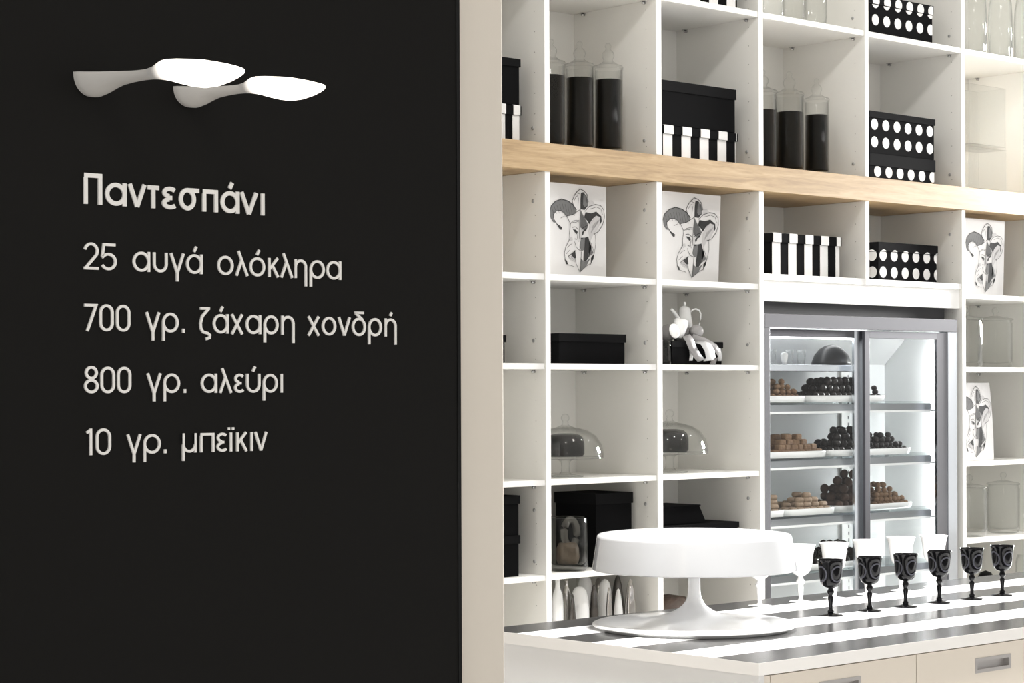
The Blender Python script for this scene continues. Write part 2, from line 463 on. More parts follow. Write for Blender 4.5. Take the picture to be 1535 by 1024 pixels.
# ================================================================== shelving
YB = YS + .385                              # back board
def d_edge(l, r, py=CY): return XatY(l, YS, py), XatY(r, YS, py)
DIV = [d_edge(818.2, 825.8, 560), d_edge(985.2, 993.3, 480), d_edge(1138.2, 1145, 300), d_edge(1297, 1302.6, 250), d_edge(1441.8, 1447, 300)]
T5 = .0205
x_d5 = DIV[4][1] + (DIV[4][0] - DIV[3][1])
DIV.append((x_d5, x_d5 + T5))
x_dm = DIV[0][0] - (DIV[1][0] - DIV[0][1])
DIV.insert(0, (x_dm - T5, x_dm))            # DIV[0] hidden left side; bay k lies between DIV[k] and DIV[k+1]
def bay(k): return DIV[k][1], DIV[k + 1][0]
zBeamT = ZatY(754.8, 207.4, YS); zBeamB = ZatY(754.8, 250.8, YS)
def lv(px, t, b): return ZatY(px, t, YS), ZatY(px, b, YS)
zA = lv(817, 410.0, 419.6); zB = lv(900, 544.8, 553.9); zC = lv(900, 715.6, 724.4); zD = lv(828, 861.7, 869.9)
zE = (ZatY(1294.5, 53.5, YS) + .021, ZatY(1294.5, 53.5, YS))
zF = lv(1145.5, 409.5, 419.6)               # shelf over the fridge
zTop = 3.35
zLow = .10
print('levels', zTop, zE, zBeamT, zBeamB, zA, zF, zB, zC, zD, 'div', DIV)

def upright(parent, k, z0, z1, holes=True):
    x0, x1 = DIV[k]
    mb = MB().box(x0, x1, YS, YB, z0, z1, 0, fmi=2)
    n = int((z1 - z0) / .032)
    for yy in (YS + .045,):
        for i in range(n):
            z = z0 + .03 + i * .032
            if i % 2: continue
            for xx, sg in ((x0 - .0004, 1),):
                vs = [(xx, yy + .0017 * math.cos(a * math.pi / 4), z + .0017 * math.sin(a * math.pi / 4)) for a in range(8)]
                mb.add(vs, [list(range(8))], 1)
    o = mb.build('upright', [WHITE, HOLE, WEDGE], parent, bevel=.0008, seg=1)
    return o
def cam_cap(parent, x, y, z, r=.006):
    mb = MB()
    pr = [(r, 0), (r, .0015), (r * .7, .0028), (0.0001, .0031)]
    vs = []; n = 14
    for (rr, h) in pr:
        for i in range(n):
            a = 2 * math.pi * i / n; vs.append((x - h, y + rr * math.cos(a), z + rr * math.sin(a)))
    fs = [[j * n + i, j * n + (i + 1) % n, (j + 1) * n + (i + 1) % n, (j + 1) * n + i] for j in range(3) for i in range(n)]
    mb.add(vs, fs, 0, True).build('screw_cap', mat('cap_grey', (.42, .42, .42), .3, .4), parent)
def shelf(parent, k, zt, zb, inset=.004, pins=True, x0=None, x1=None):
    a, b = bay(k)
    if x0 is not None: a = x0
    if x1 is not None: b = x1
    o = MB().box(a + .0004, b - .0004, YS + inset, YB, zb, zt - .0008, 0, fmi=1).build('shelf', [WHITE, WEDGE], parent, bevel=.0008, seg=1)
    if pins:
        for yy in (YS + .05, YB - .05):
            for xx, sg in ((b, -1), (a, 1)):
                mb = MB(); x_lo, x_hi = sorted((xx, xx + sg * .016))
                mb.box(x_lo, x_hi, yy - .007, yy + .007, zb - .003, zb - .0002)
                mb.tube([(xx, yy, zb - .007), (xx + sg * .012, yy, zb - .007)], .004, 8)
                mb.build('shelf_pin', CHROME, o)
    return o

low = thing('shelving_unit', (DIV[2][0], YS, 0), 'lower white bay shelving below the oak band around the glass fridge', 'shelving')
up = thing('shelving_unit', (DIV[2][0], YS, zBeamT), 'upper white bay shelving standing on the oak band', 'shelving')
for k in range(7):
    if k == 4: upright(low, k, zF[1], zBeamB)
    else: upright(low, k, 0, zBeamB)
    upright(up, k, zBeamT, zTop)
MB().box(DIV[0][0], DIV[-1][1], YB, YB + .008, 0, zBeamB).build('back_board', WHITE, low)
MB().box(DIV[0][0], DIV[-1][1], YB, YB + .008, zBeamT, zTop).build('back_board', WHITE, up)
for k in (0, 1, 2, 5):
    for (t, b) in (zA, zB, zC, zD): shelf(low, k, t, b)
    shelf(low, k, .64, .62); shelf(low, k, .36, .34); shelf(low, k, .10, .08, pins=False)
for k in (3, 4): shelf(low, k, zF[0], zF[1], pins=False, x0=bay(3)[0] if k == 3 else DIV[4][0] + .01, x1=DIV[4][0] + .01 if k == 3 else None)
zR = ZatY(1147, 451, YS)
MB().box(bay(3)[0], bay(4)[1], YS + .012, YS + .03, zR, zF[1]).build('rail', WEDGE, low, bevel=.001)
for k in range(6):
    shelf(up, k, zE[0], zE[1])
    shelf(up, k, zTop, zTop - .02, pins=False)
for k in (1, 2, 3, 4, 5, 6):
    x = DIV[k][0]
    for z in (zBeamT + .05, zE[0] + .05): cam_cap(up, x, YS + .055, z)
    if k != 4:
        for z in (zBeamB - .09, zB[0] + .07, zD[0] + .20, zD[0] + .04): 
            if k in (4, 5) and z < zF[1]: continue
            cam_cap(low, x, YS + .055, z)
oak = MB().box(DIV[0][0], DIV[-1][1], YS - .004, YB, zBeamB + .0005, zBeamT - .0008).build('oak_band', OAK, at=((DIV[2][0], YS, zBeamB)), bevel=.001)
tag(oak, 'thick oak plank running between the upper and lower white shelving', 'shelf')

# ================================================================== boxes
def lidded_box(name, label, x0, x1, y0, y1, z0, z1, lid_h, mats, cat='box', group=None, deco=None, lipx=.004, rz=0):
    cx, cy = (x0 + x1) / 2, (y0 + y1) / 2
    root = thing(name, (cx, cy, z0), label, cat, group, rz)
    b = MB().box(x0, x1, y0, y1, z0, z1 - .002)
    l = MB().box(x0 - lipx, x1 + lipx, y0 - lipx, y1 + lipx, z1 - lid_h, z1)
    if deco: deco(b, l, x0, x1, y0, y1, z0, z1, lid_h, lipx)
    b.build('box_body', mats[0], root, bevel=.0012)
    l.build('box_lid', mats[1], root, bevel=.0015)
    return root
def dots_deco(rows, pitch, r, lid_row=None, phase=.5, lid_cut=None):
    def fn(b, l, x0, x1, y0, y1, z0, z1, lh, lip):
        def strip(mb, zc, face, rr, zclip=None):
            if face == 'front': lo, hi = x0, x1
            else: lo, hi = y0, y1
            n = int((hi - lo) / pitch) + 2
            for i in range(n):
                c = lo + pitch * (phase + i)
                pts = []
                for k in range(20):
                    a = 2 * math.pi * k / 20
                    p = c + rr * math.cos(a); z = zc + rr * math.sin(a)
                    if zclip: z = min(max(z, zclip[0]), zclip[1])
                    p = min(max(p, lo + .0006), hi - .0006)
                    pts.append((p, z))
                if max(p for p, z in pts) - min(p for p, z in pts) < .002 or max(z for p, z in pts) - min(z for p, z in pts) < .001: continue
                off = .0005 + (lip if mb is l else 0)
                if face == 'front': vs = [(p, y0 - off, z) for p, z in pts]
                else: vs = [(x0 - off, p, z) for p, z in pts]
                mb.add(vs, [list(range(20))], 1)
        for zc in rows:
            z = z0 + (z1 - z0) * zc
            for fc in ('front', 'left'): strip(b, z, fc, r, (z0 + .001, z1 - lh - .001))
        if lid_row is not None:
            for fc in ('front', 'left'): strip(l, z1 - lh + lh * lid_row, fc, r, (z1 - lh + .001, z1 - .001))
    return fn
def stripes_deco(pitch, first_white=True, sw=.5, phase=0.0):
    def fn(b, l, x0, x1, y0, y1, z0, z1, lh, lip):
        for (lo, hi, face) in ((x0, x1, 'f'), (y0, y1, 's')):
            p = lo + (phase + (.5 if face == 's' else 0)) * pitch - pitch
            if face == 's' and p + pitch * sw > lo + .0005: p = lo + .5 * pitch
            while p < hi:
                a, c = max(p, lo + .0005), min(p + pitch * sw, hi - .0005)
                if c - a > .002:
                    for (mb, za, zb, off) in ((b, z0 + .0005, z1 - lh, .0008), (l, z1 - lh, z1, lip + .0012)):
                        if face == 'f': mb.box(a, c, y0 - off, y0, za, zb, 1); 
                        else: mb.box(x0 - off, x0, a, c, za, zb, 1)
                        if mb is l:
                            if face == 'f': mb.box(a, c, y0 - lip, y1 + lip, z1 - .001, z1 + .0012, 1)
                p += pitch
    return fn
BK = (BLACKC, BLACKL)
PK = ([BLACKC, WCARD], [BLACKL, WCARD])
def bx(px0, px1, Y, pyt=None): return XatY(px0, Y), XatY(px1, Y)

# -- col 0 (sliver seen past the wall)
y0 = YS + .05
xa = XatY(778.5, y0, 180)
zt = ZatY(765, 87, y0); zm = ZatY(766, 157.5, y0)
SB = ([BLACKC, WCARD], [BLACKC, WCARD])
lidded_box('striped_box', 'black and white striped box under the black box at the far left, beside the wall', xa - .30, xa, y0, y0 + .22, zBeamT, zm, .03, SB, 'box', None, stripes_deco(.062, phase=.37 + .0), .005)
lidded_box('storage_box', 'black lidded box on the striped box at the far left beside the wall', xa - .30, xa - .0, y0, y0 + .22, zm + .0014, zt, .025, BK)
xa = XatY(756.6, YS + .04, 530)
lidded_box('storage_box', 'sliver of a low black box on the left edge at mid height beside the wall', xa - .30, xa, YS + .04, YS + .26, zB[0], zB[0] + .085, .022, BK)
xa = XatY(777.5, YS + .04, 800)
zt = ZatY(766, 743, YS + .04); zm = ZatY(766, 803, YS + .04)
zb0 = zD[0]
lidded_box('storage_box', 'lower of two stacked black boxes at the lower left beside the wall', xa - .30, xa, YS + .04, YS + .26, zb0, zm, .026, BK)
lidded_box('storage_box', 'upper of two stacked black boxes at the lower left beside the wall', xa - .30, xa, YS + .04, YS + .26, zm, zt, .026, BK)

# -- black on striped box, bay right of the first tall jars
y0 = YS + .03
xl, xr = XatY(985, y0, 200), XatY(1102.5, y0, 200)
zt = ZatY(1104, 135, y0); zm = ZatY(1104, 200.5, y0)
lidded_box('striped_box', 'black and white striped box under a black box above the second drawing', xl, xr, y0, y0 + .24, zBeamT, zm, .028, SB, 'box', None, stripes_deco(.0885, phase=.07 + .245), .006)
lidded_box('storage_box', 'black lidded box on top of the striped box above the second drawing', xl, xr - .002, y0, y0 + .24, zm + .0014, zt, .035, BK)
# -- striped box on the shelf above (bottom peeks in)
y0 = YS + .03
xl, xr = XatY(1020, y0, 5), XatY(1105, y0, 5)
lidded_box('striped_box', 'striped box cut by the top of the photo, only its foot showing', xl, xr, y0, y0 + .24, zE[0], zE[0] + .22, .03, SB, 'box', None, stripes_deco(.088, phase=.60), .004)
# -- polka boxes
y0 = YS + .025
xl, xr = XatY(1303.5, y0, 40), XatY(1397.5, y0, 40)
zt = ZatY(1399, 9.5, y0)
lidded_box('polka_dot_box', 'black box with white dots at the top edge of the photo', xl, xr, y0, y0 + .25, zE[0], zt, .035, PK, 'box', None, dots_deco([.36, .80], .0665, .0205, .35, .5), .004)
zm = ZatY(1401, 240.5, y0); zt = ZatY(1402, 179.5, y0)
xl, xr = XatY(1303.5, y0, 200), XatY(1400, y0, 200)
lidded_box('polka_dot_box', 'lower white dotted black box of the stack on the oak band', xl, xr, y0, y0 + .25, zBeamT, zm, .045, PK, 'box', None, dots_deco([.30], .0665, .0205, None, .68), .004)
lidded_box('polka_dot_box', 'upper white dotted black box of the stack on the oak band', xl, xr, y0, y0 + .25, zm, zt, .024, PK, 'box', None, dots_deco([.27, .69], .0665, .0205, None, .42), .004)
# -- boxes on the shelf over the fridge
y0 = YS + .04
xl, xr = XatY(1157, y0, 380), XatY(1258, y0, 380)
zt = ZatY(1259, 356.5, y0)
lidded_box('striped_box', 'black and white striped box on the shelf directly above the fridge', xl, xr, y0, y0 + .24, zF[0], zt, .032, SB, 'box', None, stripes_deco(.0865, phase=1.0), .006)
y0 = YS + .05
xl, xr = XatY(1316.5, y0, 390), XatY(1404, y0, 390)
zt = ZatY(1405, 369, y0)
lidded_box('polka_dot_box', 'black box with two rows of white dots on the shelf directly above the fridge', xl, xr, y0, y0 + .24, zF[0], zt, .034, PK, 'box', None, dots_deco([.22, .66], .066, .021, -.42, .42), .004)
# -- low black box
y0 = YS + .06
xl, xr = XatY(838, y0, 520), XatY(936.5, y0, 520)
lidded_box('storage_box', 'low black lidded box alone in its bay under the first drawing', xl, xr, y0, y0 + .22, zB[0], ZatY(938, 501.8, y0), .026, BK)
# -- black box turned on its corner behind the glass vase
y0 = YS + .085
c = onY(897, 800, y0)
hgt = ZatY(897, 739.5, y0 + .02) - zD[0]
s2 = .275
lidded_box('storage_box', 'black lidded box turned cornerwise behind the smoky glass vase', c.x, XatY(947, y0 + .01, 800), y0 + .01, y0 + .20, zD[0], zD[0] + hgt, .036, BK)
# -- stepped black boxes in the next bay
y0 = YS + .06
xl, xr = XatY(1040, y0 , 770), XatY(1106, y0 + .0, 780)
z1 = ZatY(1100, 782, y0)
a0, a1 = bay(2)
lidded_box('storage_box', 'wide flat black box under the tapered one behind the cake stand', a0 + .03, xr, y0, y0 + .22, zD[0], z1, .02, BK)
z1 += .0006
cx0, cx1 = a0 + .045, XatY(1069, y0, 770)
zt = ZatY(1066, 757.5, y0 + .03)
root = thing('storage_box', ((cx0 + cx1) / 2, y0 + .13, z1), 'tapered black box on the flat black box behind the cake stand', 'box')
mb = MB()
vs = [(cx0, y0 + .03, z1), (cx1, y0 + .03, z1), (cx1, y0 + .21, z1), (cx0, y0 + .21, z1), (cx0 + .015, y0 + .045, zt), (cx1 - .018, y0 + .045, zt), (cx1 - .018, y0 + .2, zt), (cx0 + .015, y0 + .2, zt)]
mb.add(vs, [[3, 2, 1, 0], [4, 5, 6, 7], [0, 1, 5, 4], [1, 2, 6, 5], [2, 3, 7, 6], [3, 0, 4, 7]])
mb.build('box_body', BLACKC, root, bevel=.002)
MB().box(cx0 + .012, cx1 - .015, y0 + .042, y0 + .203, zt - .001, zt + .004).build('box_lid', BLACKL, root, bevel=.001)

# ================================================================== glassware builders
def apothecary(loc, r, h, fill0, fill1, label, group):
    root = thing('apothecary_jar', tuple(loc), label, 'jar', group)
    x, y, z = loc
    hb = h * .765
    MB().lathe([(.0001, 0), (r * .96, 0), (r, .004), (r, hb - .006), (r * 1.03, hb - .003), (r * 1.03, hb), (r * .94, hb), (r * .945, .022), (r * .8, .018), (.0001, .018)], loc, 48).build('jar_body', GLASS, root)
    MB().lathe([(.0001, .020), (r * .92, .020), (r * .93, .024), (r * .93, h * fill1 - .002), (r * .9, h * fill1), (.0001, h * fill1)], loc, 40).build('filling', BEAN, root)
    b1 = h * .885; r1 = r * .43; b2 = h * .968; r2 = r * .22
    lid = MB().lathe([(r * 1.04, hb), (r * 1.05, hb + .004), (r * .98, hb + .010), (r * .80, hb + h * .030), (r * .5, hb + h * .055), (r * .34, hb + h * .068)]
               + [(max(.0001, r1 * math.sin(a)), b1 - r1 * math.cos(a)) for a in [R(q) for q in range(50, 150, 12)]]
               + [(max(.0001, r2 * math.sin(a)), b2 - r2 * math.cos(a)) for a in [R(q) for q in range(40, 181, 14)]], loc, 40)
    lid.build('jar_lid', GLASS, root)
    return root
yj = YS + .13
names = ['half hidden tall jar of black filling at the left of the first jar trio', 'middle tall jar of black filling in the first trio on the oak band', 'right hand tall jar of black filling in the first trio on the oak band']
for i, (px, pyb) in enumerate(((826, 216), (869, 221), (912, 225))):
    yy = yj - .02 * (i == 2) + .01 * (i == 0)
    X = XatY(px, yy, 150)
    dpt = (Vector((X, yy, H)) - EYE).dot(FW)
    apothecary((X, yy, zBeamT), 21.6 / F * dpt, 168 / F * dpt, 0, .665, names[i], 'tall glass jars with black filling')
names = ['half hidden tall jar of black filling at the left of the second jar trio', 'middle tall jar of black filling in the second trio, left of the dotted boxes', 'right hand tall jar of black filling in the second trio, left of the dotted boxes']
for i, (px, pyt) in enumerate(((1143, 105), (1183, 103), (1224, 110))):
    yy = YS + .15 - .015 * i
    X = XatY(px, yy, 180)
    dpt = (Vector((X, yy, H)) - EYE).dot(FW)
    apothecary((X, yy, zBeamT), (21.5 if i < 2 else 18.5) / F * dpt, (155 if i < 2 else 148) / F * dpt, 0, .60 if i < 2 else .62, names[i], 'tall glass jars with black filling')

def tumbler(loc, r, h, label, group):
    o = MB().lathe([(.0001, 0), (r * .75, 0), (r * .93, .006), (r, .03), (r, h), (r * .95, h), (r * .95, .034), (r * .85, .014), (.0001, .012)], loc, 40).build('glass_jar', GLASS, at=loc)
    return tag(o, label, 'jar', group)
for i, px in enumerate((1158, 1190, 1223)):
    yy = YS + .09
    X = XatY(px, yy, 20); dpt = (Vector((X, yy, H)) - EYE).dot(FW)
    tumbler((X, yy, zE[0]), 16.5 / F * dpt, .24, ['left of three clear glass jars at the top of the photo', 'middle of three clear glass jars at the top of the photo', 'right of three clear glass jars at the top of the photo'][i], 'clear jars on the top shelf')
def carafe(loc, r, label):
    o = MB().lathe([(.0001, 0), (r * .96, 0), (r, .005), (r, .15), (r * .93, .21), (r * .74, .26), (r * .5, .295), (r * .36, .32), (r * .36, .37), (r * .42, .375), (r * .38, .378), (r * .31, .37), (r * .31, .32), (r * .46, .292), (r * .7, .256), (r * .89, .208), (r * .95, .15), (r * .95, .012), (.0001, .010)], loc, 40).build('glass_bottle', GLASS, at=loc)
    return tag(o, label, 'bottle', 'clear bottles on the top shelf')
for i, px in enumerate((1461, 1499.5, 1538)):
    yy = YS + .05
    X = XatY(px, yy, 40); dpt = (Vector((X, yy, H)) - EYE).dot(FW)
    carafe((X, yy, zE[0]), 18 / F * dpt, ['left clear glass bottle on the topmost right shelf', 'middle clear glass bottle on the topmost right shelf', 'right clear glass bottle cut by the edge of the photo'][i])
# square glass vases, stacked
def square_vase(x0, x1, y0, y1, z0, z1, label):
    root = None
    t = .006
    mb = MB().box(x0, x1, y0, y1, z0, z0 + .012)
    mb.box(x0, x1, y0, y0 + t, z0 + .012, z1).box(x0, x1, y1 - t, y1, z0 + .012, z1).box(x0, x0 + t, y0 + t, y1 - t, z0 + .012, z1).box(x1 - t, x1, y0 + t, y1 - t, z0 + .012, z1)
    o = mb.build('square_vase', GLASS, at=((x0 + x1) / 2, (y0 + y1) / 2, z0), bevel=.002)
    return tag(o, label, 'vase', 'square glass vases')
yy = YS + .07
xl, xr = XatY(1456, yy, 200), XatY(1510, yy, 200)
zm = ZatY(1509, 225.5, yy)
square_vase(xl - .01, xr, yy, yy + .14, zBeamT, zm - .001, 'lower square clear glass vase of the stack at the bright right end')
square_vase(xl, xr - .002, yy + .005, yy + .135, zm, ZatY(1509, 133, yy), 'upper square clear glass vase of the stack at the bright right end')
# lidded glass jars
def lidded_jar(loc, r, h, label):
    root = thing('lidded_jar', tuple(loc), label, 'jar', 'clear lidded jars right of the fridge')
    MB().lathe([(.0001, 0), (r * .80, 0), (r * .95, .006), (r, .02), (r, h * .92), (r * .93, h * .98), (r * .93, h), (r * .88, h), (r * .88, h * .97), (r * .94, h * .91), (r * .94, .03), (r * .86, .018), (.0001, .016)], loc, 44).build('jar_body', GLASS, root)
    k = r * .20
    MB().lathe([(.0001, h + .003), (r * 1.02, h + .001), (r * 1.03, h + .005), (r * .95, h + .008), (r * .5, h + .014), (r * .12, h + .019), (r * .10, h + .025)]
               + [(max(.0001, k * math.sin(a)), h + .025 + k * (1 - math.cos(a))) for a in [R(q) for q in range(35, 181, 15)]], loc, 40).build('jar_lid', GLASS, root)
for (z, rows) in ((zB[0], ((1447, 26, 70, 'left glass jar with lid, half hidden, in the bay under the third drawing'), (1492, 26, 70, 'right glass jar with lid in the bay under the third drawing'))),
                  (zD[0], ((1452, 27, 72, 'left glass jar with lid, half hidden, in the bay under the lowest drawing'), (1503, 24, 72, 'right glass jar with lid in the bay under the lowest drawing')))):
    for i, (px, rp, hp, lab) in enumerate(rows):
        yy = YS + .11 + .02 * i
        X = XatY(px, yy, 500); dpt = (Vector((X, yy, H)) - EYE).dot(FW)
        lidded_jar((X, yy, z), rp / F * dpt, hp / F * dpt , lab)

# cake domes on glass stands
def cake_dome(px, yy, zs, label, refl_label, rp=58):
    X = XatY(px, yy, 680); dpt = (Vector((X, yy, H)) - EYE).dot(FW); u = dpt / F
    loc = (X, yy, zs)
    st = thing('cake_stand', loc, 'glass pedestal under the ' + refl_label.split(' under ')[1], 'cake stand')
    hs = 28.5 * u
    MB().lathe([(.0001, 0), (27 * u, 0), (27 * u, .003), (10 * u, .008), (6.5 * u, .016), (6 * u, hs - 14 * u), (7 * u, hs - 6 * u), (12 * u, hs - 2.5 * u), (57 * u, hs - 1 * u), (58 * u, hs), (57 * u, hs + .004), (.0001, hs + .004)], loc, 44).build('pedestal', GLASS, st)
    zt = zs + hs + .0045
    d = thing('glass_dome', (X, yy, zt), label, 'dome', 'glass cake domes')
    c = (X, yy, zt)
    out = [(57.5, 0), (57.8, 3), (57, 8), (54, 19), (46, 31), (34, 38.5), (20, 42.5), (14, 43.5)]
    prof = [(a * u, b * u) for a, b in out] + [(7 * u, 46 * u), (4.8 * u, 48 * u), (4.6 * u, 51.5 * u)]
    inner = [((a - 1.2) * u, (b - .8) * u) for a, b in reversed(out[1:])] + [(56.3 * u, 0), (57.5 * u, 0)]
    MB().lathe(prof + inner[:0], c, 48).lathe(inner, c, 48).build('cover', GLASS, d)
    k = 6.4 * u
    MB().lathe([(4.4 * u, 51.3 * u)] + [(max(.0001, k * math.sin(a)), 57.5 * u - k * math.cos(a)) for a in [R(q) for q in range(35, 181, 12)]], c, 28).build('knob', GLASS, d)
    # dark solid added for the reflection inside the dome
    mb = MB()
    prof = [(.0001, 0), (.92, 0), (1, .10), (1.0, .55), (.93, .80), (.74, .95), (.4, 1.0), (.0001, 1.0)]
    mb.lathe([(a, b) for a, b in prof], (0, 0, 0), 30)
    o = mb.build('dome_reflection', JETREFL, at=(0, 0, 0))
    o.location = (X - .0, yy, zt + .0005)
    o.scale = (31 * u, 26 * u, 34 * u)
    tag(o, refl_label, 'cake')
    return X
JETREFL = mat('dark_reflection', (.010, .009, .009), .14, spec=.35, bump=(7, .5, .05))  # gloss of the solid that stands in for the dome's reflection
cake_dome(847.5, YS + .12, zC[0], 'clear glass cake dome in the bay below the low black box', 'dark solid standing in for a reflection under the left glass dome')
cake_dome(1004, YS + .13, zC[0], 'clear glass cake dome in the bay below the coffee pot', 'dark solid standing in for a reflection under the right glass dome', 53)

# smoky vase
yy = YS + .085
X = XatY(851, yy, 800); dpt = (Vector((X, yy, H)) - EYE).dot(FW); u = dpt / F
rv, hv = 31 * u, 80 * u
o = MB().lathe([(.0001, 0), (rv * .85, 0), (rv, .010), (rv * 1.0, hv * .5), (rv * .96, hv - .004), (rv * .93, hv), (rv * .90, hv - .004), (rv * .94, hv * .5), (rv * .93, .03), (rv * .7, .018), (.0001, .016)], (X, yy, zD[0]), 48).build('glass_vase', SMOKE, at=(X, yy, zD[0]))
tag(o, 'smoky clear cylinder vase in front of the turned black box', 'vase')
o = MB().tube([(X + .012 + .028 * math.cos(a), yy, zD[0] + hv * .70 + .042 * math.sin(a)) for a in [2 * math.pi * i / 24 for i in range(24)]], .012, 10, closed=True).build('ring_standin', SMOKE2 if False else mat('grey_reflection', (.11, .105, .10), .25), at=(X, yy, zD[0] + .05))  # ring shape added for the reflections in the glass
tag(o, 'dark grey ring standing in for reflections inside the smoky glass vase', 'ornament')
o = MB().lathe([(.0001, 0), (.032, 0), (.038, .02), (.036, .05), (.028, .066), (.0001, .07)], (X, yy, zD[0] + .021), 24).build('lump_standin', mat('brown_reflection', (.13, .095, .07), .5, bump=(30, .7, .01), var=(30, .5)), at=(X, yy, zD[0] + .018))  # brown lump added for reflections low in the glass
tag(o, 'brown lump standing in for reflections at the bottom of the smoky glass vase', 'ornament')

# coffee pot gift bundle
yy = YS + .10
a0, a1 = bay(2)
X = XatY(1024, yy, 500); dpt = (Vector((X, yy, H)) - EYE).dot(FW); u = dpt / F
xl, xr = XatY(1008, yy - .05, 530), XatY(1082, yy - .05, 530)
zt = ZatY(1082, 513, yy - .05)
gift = lidded_box('gift_box', 'black gift box tied with pale ribbon below the white coffee pot', xl, xr, yy - .05, yy + .13, zB[0], zt, .02, BK)
def band(name, pts, wv, m_, parent, th=.0016):
    """ribbon through pts; wv = width vector"""
    wv = Vector(wv); mb = MB(); vs = []; n = len(pts)
    for p in pts: vs += [Vector(p) - wv / 2, Vector(p) + wv / 2]
    fs = [[2 * i, 2 * i + 1, 2 * i + 3, 2 * i + 2] for i in range(n - 1)]
    mb.add(vs, fs, 0, True)
    o = mb.build(name, m_, parent)
    sd = o.modifiers.new('thick', 'SOLIDIFY'); sd.thickness = th
    return o
yf = yy - .062
def P(px, py, Y):
    p = onY(px, py, Y); return (p.x, p.y, max(p.z, zB[0] + .013))
band('ribbon', [P(1029, 503, yf), P(1034, 510, yf - .012), P(1039, 522, yf - .014), P(1046, 534, yf - .012), P(1052, 545.5, yf - .006)], (.036, 0, .008), ORGZ, gift)
band('ribbon', [P(1048, 512, yf + .004), P(1058, 515, yf - .016), P(1064, 525, yf - .024), P(1066, 536, yf - .02), P(1062, 545.5, yf - .01)], (.046, 0, .004), RIBW, gift)
band('ribbon', [P(1038, 505, yf + .01), P(1055, 511, yf), P(1072, 520, yf - .01), P(1079, 530, yf - .012), P(1074, 541, yf - .01), P(1066, 546, yf - .005)], (.012, .0, .02), ORGZ, gift)
band('ribbon', [P(1036, 521, yf + .002), P(1037, 533, yf), P(1036, 546, yf)], (.016, 0, 0), RIBW, gift)
band('ribbon', [P(1078, 522, yf + .002), P(1080, 534, yf), P(1079, 546, yf)], (.018, 0, 0), RIBW, gift)
# grey bow lying on the box under the pot
bow = MB()
def blob(mb, c, rx, ry, rz_, mi=0, n=16):
    vs = []; fs = []
    m2 = n // 2
    for j in range(m2 + 1):
        th = math.pi * j / m2
        for i in range(n):
            a = 2 * math.pi * i / n
            vs.append((c[0] + rx * math.sin(th) * math.cos(a), c[1] + ry * math.sin(th) * math.sin(a), c[2] + rz_ * math.cos(th)))
    for j in range(m2):
        for i in range(n):
            fs.append([j * n + i, j * n + (i + 1) % n, (j + 1) * n + (i + 1) % n, (j + 1) * n + i])
    mb.add(vs, fs, mi, True)
pc = onY(1000.5, 500, yy + .035); blob(bow, pc, .030, .026, .030)
pc = onY(1044, 497, yy - .04); blob(bow, pc, .028, .022, .022)
Xp = XatY(1026.5, yy + .02, 480); zp = zt + .047
bow.lathe([(.0001, 0), (.034, 0), (.040, .014), (.038, .032), (.030, .044), (.0001, .046)], (Xp, yy + .02, zt + .0002), 24)
bow.build('bow', ORGZ, gift)
# coffee pot
pot = thing('coffee_pot', (Xp, yy + .02, zp), 'white porcelain coffee pot on the black gift box', 'coffee pot')
c = (Xp, yy + .02, zp)
MB().lathe([(.0001, 0), (11 * u, 0), (12.2 * u, 1 * u), (11.4 * u, 10 * u), (9.9 * u, 19 * u), (9.2 * u, 24 * u), (8.9 * u, 26 * u)], c, 32).build('body', PORC, pot)
MB().lathe([(9.1 * u, 25.8 * u), (8.8 * u, 28 * u), (7.2 * u, 31 * u), (4 * u, 32.8 * u), (1.9 * u, 33.4 * u), (1.8 * u, 35.4 * u), (2.4 * u, 37.4 * u), (1.9 * u, 39 * u), (.0001, 39.6 * u)], c, 28).build('lid', PORC, pot)
Yp = yy + .02
MB().tube([P(1018.5, 482, Yp), P(1016, 477, Yp), P(1013.5, 472.5, Yp), P(1010.5, 468.5, Yp), P(1008, 465.5, Yp), P(1006.2, 464, Yp)], [.0085, .0075, .0065, .006, .0055, .0045], 12).build('spout', PORC, pot)
MB().tube([P(1035.5, 468, Yp), P(1038, 464.5, Yp), P(1043, 463.3, Yp), P(1048, 465.5, Yp), P(1050.3, 471, Yp), P(1050.3, 478, Yp), P(1048.8, 485, Yp), P(1047, 491, Yp)], .0030, 10).build('handle', PORC, pot)
# cup lying tilted before the pot
Yc = yy - .035
c = onY(1019, 492.5, Yc)
mb = MB()
mb.lathe([(.0001, -15 * u), (5 * u, -14.5 * u), (8 * u, -10 * u), (10 * u, -3 * u), (11 * u, 4 * u), (11.4 * u, 12.5 * u), (10.8 * u, 12.5 * u), (10.2 * u, 4 * u), (7 * u, -9 * u), (.0001, -11 * u)], (0, 0, 0), 32)
o = mb.build('cup', PORC, at=(0, 0, 0)); o.location = c; o.rotation_euler = (0, R(14), 0)
tag(o, 'white porcelain cup standing before the coffee pot', 'cup')
mb = MB(); blob(mb, (0, 0, 0), 7.5 * u, 7.5 * u, 11.5 * u, n=24)
o = mb.build('porcelain_egg', PORC, at=(0, 0, 0)); o.location = onY(1011, 496.5, Yc - .035); o.rotation_euler = (0, R(-24), 0)
tag(o, 'white egg shaped porcelain piece leaning on the cup', 'ornament')
Xg = XatY(998, YS + .045, 525)
o = MB().lathe([(.0001, 0), (.017, 0), (.018, .01), (.016, .06), (.0165, .078), (.014, .078), (.013, .012), (.0001, .01)], (Xg, YS + .045, zB[0]), 28).build('smoky_glass', SMOKE, at=(Xg, YS + .045, zB[0]))
tag(o, 'small smoky glass tumbler beside the black gift box', 'glass')

